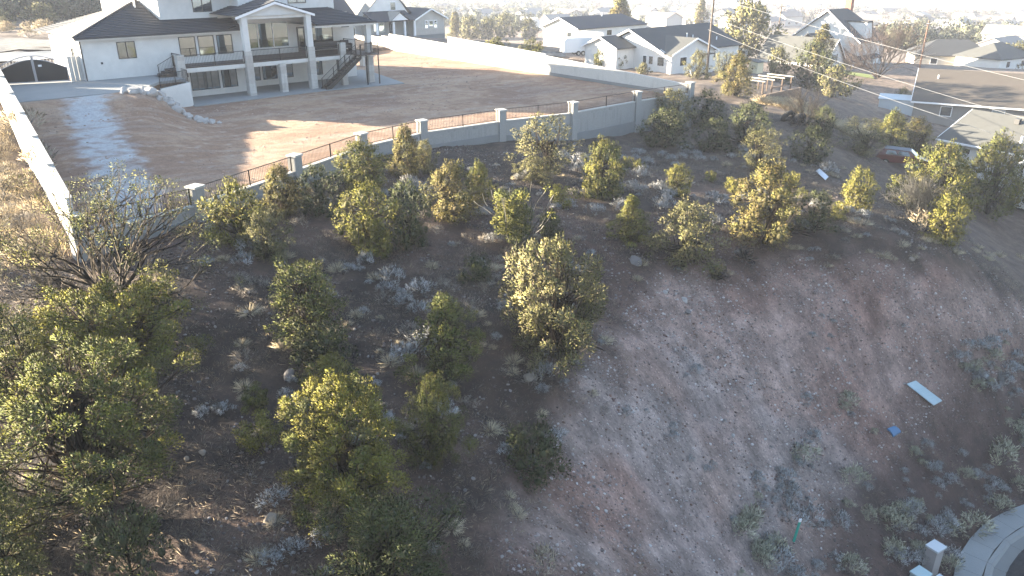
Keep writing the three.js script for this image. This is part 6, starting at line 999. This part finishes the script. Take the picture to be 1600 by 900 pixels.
// ---------------------------------------------------------------- pavement, kerb and road at the bottom right
{
  const sw = new THREE.Group(); sw.name = 'pavement'; scene.add(sw); tag(sw, 'concrete pavement of square panels along the road', null, null, 'structure');
  const kb = new THREE.Group(); kb.name = 'kerb'; scene.add(kb); tag(kb, 'rolled concrete kerb and gutter along the road', null, null, 'structure');
  const F = (s, k, y) => [WC[0] + (WR - k) * Math.cos(WT + s / WR), ROADY + y, WC[1] + (WR - k) * Math.sin(WT + s / WR)];
  for (let i = -10; i < 11; i++) { const s0 = i * 1.3 + 0.4, s1 = s0 + 1.285; part('panel', prism([F(s0, 0, 0), F(s1, 0, 0), F(s1, 1.1, 0), F(s0, 1.1, 0)], [0, -0.25, 0]), M.concrete, sw);
    if (i % 2) continue; const e1 = s0 + 2.585; part('kerb_stone', [prism([F(s0, 1.11, 0.005), F(e1, 1.11, 0.005), F(e1, 1.32, -0.01), F(s0, 1.32, -0.01)], [0, -0.25, 0]), prism([F(s0, 1.322, -0.02), F(e1, 1.322, -0.02), F(e1, 1.44, -0.13), F(s0, 1.44, -0.13)], [0, -0.2, 0])], M.kerb ?? (M.kerb = std([0.25, 0.25, 0.245], 0.9, { map: M.concrete.map })), kb); part('gutter', prism([F(s0, 1.445, -0.135), F(e1, 1.445, -0.135), F(e1, 1.95, -0.12), F(s0, 1.95, -0.12)], [0, -0.2, 0]), M.gutter ?? (M.gutter = std([0.19, 0.19, 0.185], 0.9, { map: M.concrete.map })), kb); }
  solo('road', Array.from({ length: 24 }, (_, i) => { const a = -18 + i * 1.5, b = a + 1.5; return prism([F(a, 1.955, -0.12), F(b, 1.955, -0.12), F(b, 11.5, -0.05), F(a, 11.5, -0.05)], [0, -0.3, 0]); }), M.asphalt, 'dark asphalt road at the bottom right corner', null, null, 'structure');
}
{ // utility pedestals
  const g = at(1452, 893), t = thing('utility_pedestal', 'tall beige utility pedestal with a pale cap near the pavement', 'utility pedestal', g.x, g.y, g.z, 0.55);
  part('body', box(-0.3, 0.3, -0.2, 1.45, -0.25, 0.25), std([0.34, 0.31, 0.29], 0.6), t); part('cap', box(-0.36, 0.36, 1.45, 1.55, -0.31, 0.31), std([0.5, 0.52, 0.53], 0.6), t); part('door_handle', box(0.301, 0.34, 0.9, 1.1, -0.05, 0.05), M.steel, t);
  const g2 = at(1434, 915), q = thing('utility_box', 'low pale green utility box in front of the tall pedestal', 'utility box', g2.x, g2.y, g2.z, 0.55); part('body', box(-0.34, 0.34, -0.1, 0.7, -0.3, 0.3), std([0.3, 0.37, 0.36], 0.6), q); part('lid', box(-0.37, 0.37, 0.7, 0.78, -0.33, 0.33), std([0.36, 0.46, 0.47], 0.5), q);
  const g3 = at(1466, 918), k = thing('utility_box', 'small pale utility box at the bottom edge right of the tall pedestal', 'utility box', g3.x, g3.y, g3.z, 0.55); part('body', box(-0.25, 0.25, -0.1, 0.45, -0.2, 0.2), std([0.4, 0.42, 0.43], 0.6), k); part('lid', box(-0.28, 0.28, 0.45, 0.52, -0.23, 0.23), std([0.5, 0.56, 0.6], 0.5), k);
}
// ---------------------------------------------------------------- far strips of road, the valley town
function strip(name, label, q, mat, lift = 0.06, nu = 16, nv = 5) { // a sheet that follows the ground between four sighted corners
  const c = q.map(([px, py]) => atXZ(px, py)), P = [], UV = [], I = []; for (let j = 0; j <= nv; j++) for (let i = 0; i <= nu; i++) { const u = i / nu, v = j / nv, x = lerp(lerp(c[0][0], c[1][0], u), lerp(c[3][0], c[2][0], u), v), z = lerp(lerp(c[0][1], c[1][1], u), lerp(c[3][1], c[2][1], u), v); P.push(x, groundH(x, z) + lift, z); UV.push(x, z); }
  for (let j = 0; j < nv; j++) for (let i = 0; i < nu; i++) { const a = j * (nu + 1) + i; I.push(a, a + nu + 1, a + 1, a + 1, a + nu + 1, a + nu + 2); }
  const g = new THREE.BufferGeometry(); g.setAttribute('position', new THREE.Float32BufferAttribute(P, 3)); g.setAttribute('uv', new THREE.Float32BufferAttribute(UV, 2)); g.setIndex(I); g.computeVertexNormals(); solo(name, g, mat, label, null, null, 'structure');
}
strip('side_road', 'grey side road beyond the gate at the left edge', [[-60, 63], [99, 62], [99, 79], [-60, 81]], M.road, 0.1);
strip('forecourt', 'pale concrete forecourt between the side road and the gate', [[-60, 84], [104, 80], [110, 92], [-60, 104]], M.concrete, 0.1);
strip('lawn', 'bright green lawn below the two-storey house', [[1318, 111], [1362, 118], [1366, 124], [1318, 116]], std([0.2, 0.24, 0.07], 0.95), 0.1, 6, 3);
strip('far_street', 'pale street between the yard wall and the cargo trailer', [[826, 79], [884, 84], [884, 90], [830, 85]], M.road, 0.12, 6, 3);
{
  const r = rngOf(7777), HP = [], wc = [[0.75, 0.74, 0.72], [0.6, 0.54, 0.46], [0.42, 0.4, 0.38], [0.62, 0.5, 0.42], [0.78, 0.76, 0.73]], rc = [[0.2, 0.19, 0.18], [0.1, 0.1, 0.105], [0.26, 0.2, 0.16], [0.42, 0.4, 0.38], [0.14, 0.12, 0.11]];
  for (let k = 0; k < 6; k++) { const h = new THREE.Group(), w = 11 + 5 * r(), d = 8 + 3 * r(), hw = k % 3 === 2 ? 5 : 3, hr = hw + 1.8 + r(), W = std(wc[k % 5], 0.9), Rm = std(rc[(k * 2) % 5], 0.9); part('wall', [box(-w / 2, w / 2, -4, hw, -d / 2, d / 2), prism([[-w / 2, hw, d / 2], [-w / 2, hr - 0.15, 0], [-w / 2, hw, -d / 2]], [w, 0, 0])], W, h); part('roof', slab([[-w / 2 - 0.5, hw, d / 2 + 0.5], [w / 2 + 0.5, hw, d / 2 + 0.5], [w / 2 + 0.5, hr, 0], [-w / 2 - 0.5, hr, 0]], 0.2), Rm, h); part('roof', slab([[-w / 2 - 0.5, hw, -d / 2 - 0.5], [-w / 2 - 0.5, hr, 0], [w / 2 + 0.5, hr, 0], [w / 2 + 0.5, hw, -d / 2 - 0.5]], 0.2), Rm, h); part('window', box(-w * 0.3, -w * 0.3 + 1.8, 1, 2.3, d / 2, d / 2 + 0.06), M.glassDark, h); part('window', box(w * 0.1, w * 0.1 + 2.2, 1, 2.3, d / 2, d / 2 + 0.06), M.glassDark, h); HP.push(h); }
  const town = [], spots = [], put = (x, z, s = 1) => { const hk = Math.floor(r() * HP.length), h = HP[hk].clone(); h.name = numbered('town_house'); h.position.set(x, groundH(x, z), z); h.rotation.y = TH + (r() < 0.5 ? 0 : Math.PI / 2) + (r() - 0.5) * 0.5; h.scale.setScalar(s); scene.add(h); tag(h, null, 'house', 'houses of the valley town'); town.push({ h, hk, u: x / -z }); spots.push([x, z]); };
  const zones = [[700, 1600, -10, 40, 90], [540, 900, -5, 36, 30], [1330, 1600, 28, 92, 22], [820, 1240, 5, 48, 26], [1380, 1640, 8, 60, 34], [1100, 1500, 0, 24, 30]];
  for (const [x0, x1, y0, y1, n] of zones) for (let k = 0, t = 0; k < n && t < n * 30; t++) { const p = at(lerp(x0, x1, r()), lerp(y0, y1, r())); if (p.D < 240 || p.D > 1500 || spots.some(([x, z]) => Math.hypot(x - p.x, z - p.z) < 20)) continue; if (p.D > 820 && p.x / -p.z > 0.3) continue; put(p.x, p.z); k++; }
  const TN = ['white house with grey roof', 'tan house with brown roof', 'grey tall house with dark roof', 'pinkish house with dark roof', 'white house with pale roof', 'tall house with brown roof'], OVER = [[-9, 'white house'], [-0.1, 'yard wall'], [0.04, 'slate roof'], [0.2, 'white neighbour'], [0.33, 'big pine'], [0.4, 'two-storey house'], [0.52, 'bare tree'], [0.57, 'brown roof']], bins = {};
  for (const t of town) { let o = 0; OVER.forEach(([u], i) => { if (t.u >= u) o = i; }); (bins[TN[t.hk] + '|' + OVER[o][1]] ??= []).push(t); }
  const NTH = ['leftmost', 'second from the left', 'third from the left', 'fourth from the left', 'fifth from the left', 'sixth from the left', 'seventh from the left', 'eighth from the left', 'ninth from the left', 'tenth from the left', 'eleventh from the left', 'twelfth from the left'];
  for (const k in bins) { const [d, o] = k.split('|'); bins[k].sort((a, b) => a.u - b.u).forEach((t, i) => { t.h.userData.label = `hazy town's ${d}, ` + (bins[k].length > 1 ? (NTH[i] ?? 'far right one').replace(' the', '') + ' ' : '') + `above the ${o}`; }); }
  // one long warehouse at the edge of the far field
  const w = at(1508, 15), wh = thing('warehouse', 'long blue-grey warehouse at the edge of the bright far field', 'warehouse', w.x, groundH(w.x, w.z), w.z, 0.05), L = 24 * w.m; part('wall', box(-L, L, -5, 7 * w.m, -8, 8), std([0.28, 0.31, 0.36], 0.7), wh); part('roof', slab([[-L, 7 * w.m, 9], [L, 7 * w.m, 9], [L, 9 * w.m, 0], [-L, 9 * w.m, 0]], 0.3), std([0.5, 0.54, 0.6], 0.6), wh); part('roof', slab([[-L, 7 * w.m, -9], [-L, 9 * w.m, 0], [L, 9 * w.m, 0], [L, 7 * w.m, -9]], 0.3), std([0.5, 0.54, 0.6], 0.6), wh);
  // the town's trees, past counting
  const crown = (seed, n, tall) => { const q = rngOf(seed), F = new Acc(); for (let i = 0; i < n; i++) { const d = unit(q), p = R3(d.x * 0.45, 0.55 + d.y * 0.45 * (tall ? 1.2 : 1), d.z * 0.45).multiplyScalar(0.55 + 0.5 * q()); p.y = Math.max(0.04, p.y + 0.1); F.leaf(p, unit(q).add(R3(0, 0.4, 0)).normalize(), 0.09 + 0.1 * q(), 0.028 + 0.026 * q(), d, [0.8 + 0.4 * q(), 0.8 + 0.4 * q(), 0.8 + 0.4 * q()], [1, 1, 1], q); } return F.geo(); };
  const ever = crown(51, 420, false), bare = crown(52, 420, true), dm = new THREE.Object3D(), col = new THREE.Color();
  const wood = (name, label, geo, n, pick, zs) => { const l = []; for (let t = 0; l.length < n && t < n * 12; t++) { const [x0, x1, y0, y1] = zs[t % zs.length], p = at(lerp(x0, x1, r()), lerp(y0, y1, r())); if (p.D < 175 || p.D > 1700 || (p.D > 820 && p.x / -p.z > 0.3) || spots.some(([x, z]) => Math.hypot(x - p.x, z - p.z) < 8)) continue; for (let k = 0; k < 3; k++) { const x = p.x + (r() - 0.5) * 0.05 * p.D, z = p.z + (r() - 0.5) * 0.09 * p.D; if (spots.some(([a, b]) => Math.hypot(x - a, z - b) < 8)) continue; l.push([x, groundH(x, z), z, 2.2 + 3.2 * r() + p.D * 0.0016]); } } const m = new THREE.InstancedMesh(geo, M.foliage, l.length); l.forEach(([x, y, z, s], i) => { dm.position.set(x, y - 0.3, z); dm.rotation.y = r() * 6.28; dm.scale.set(s, s * (0.8 + 0.5 * r()), s); dm.updateMatrix(); m.setMatrixAt(i, dm.matrix); m.setColorAt(i, col.setRGB(...pick())); }); shade(m); m.name = numbered(name); scene.add(m); tag(m, label, null, null, 'stuff'); };
  wood('far_evergreens', 'evergreen trees and brush of the valley town', ever, 2600, () => { const k = 0.7 + 0.6 * r(); return [0.085 * k, 0.09 * k, 0.05 * k]; }, [[600, 1600, -12, 30], [640, 1250, 0, 45], [540, 900, 0, 40], [1380, 1600, 20, 80], [-50, 200, -20, 30]]);
  wood('far_bare_trees', 'pinkish leafless trees of the valley town', bare, 650, () => { const k = 0.7 + 0.6 * r(); return r() < 0.6 ? [0.17 * k, 0.125 * k, 0.105 * k] : [0.14 * k, 0.125 * k, 0.1 * k]; }, [[700, 1600, -8, 26], [1250, 1600, 8, 36]]);
}
renderer.render(scene, camera);
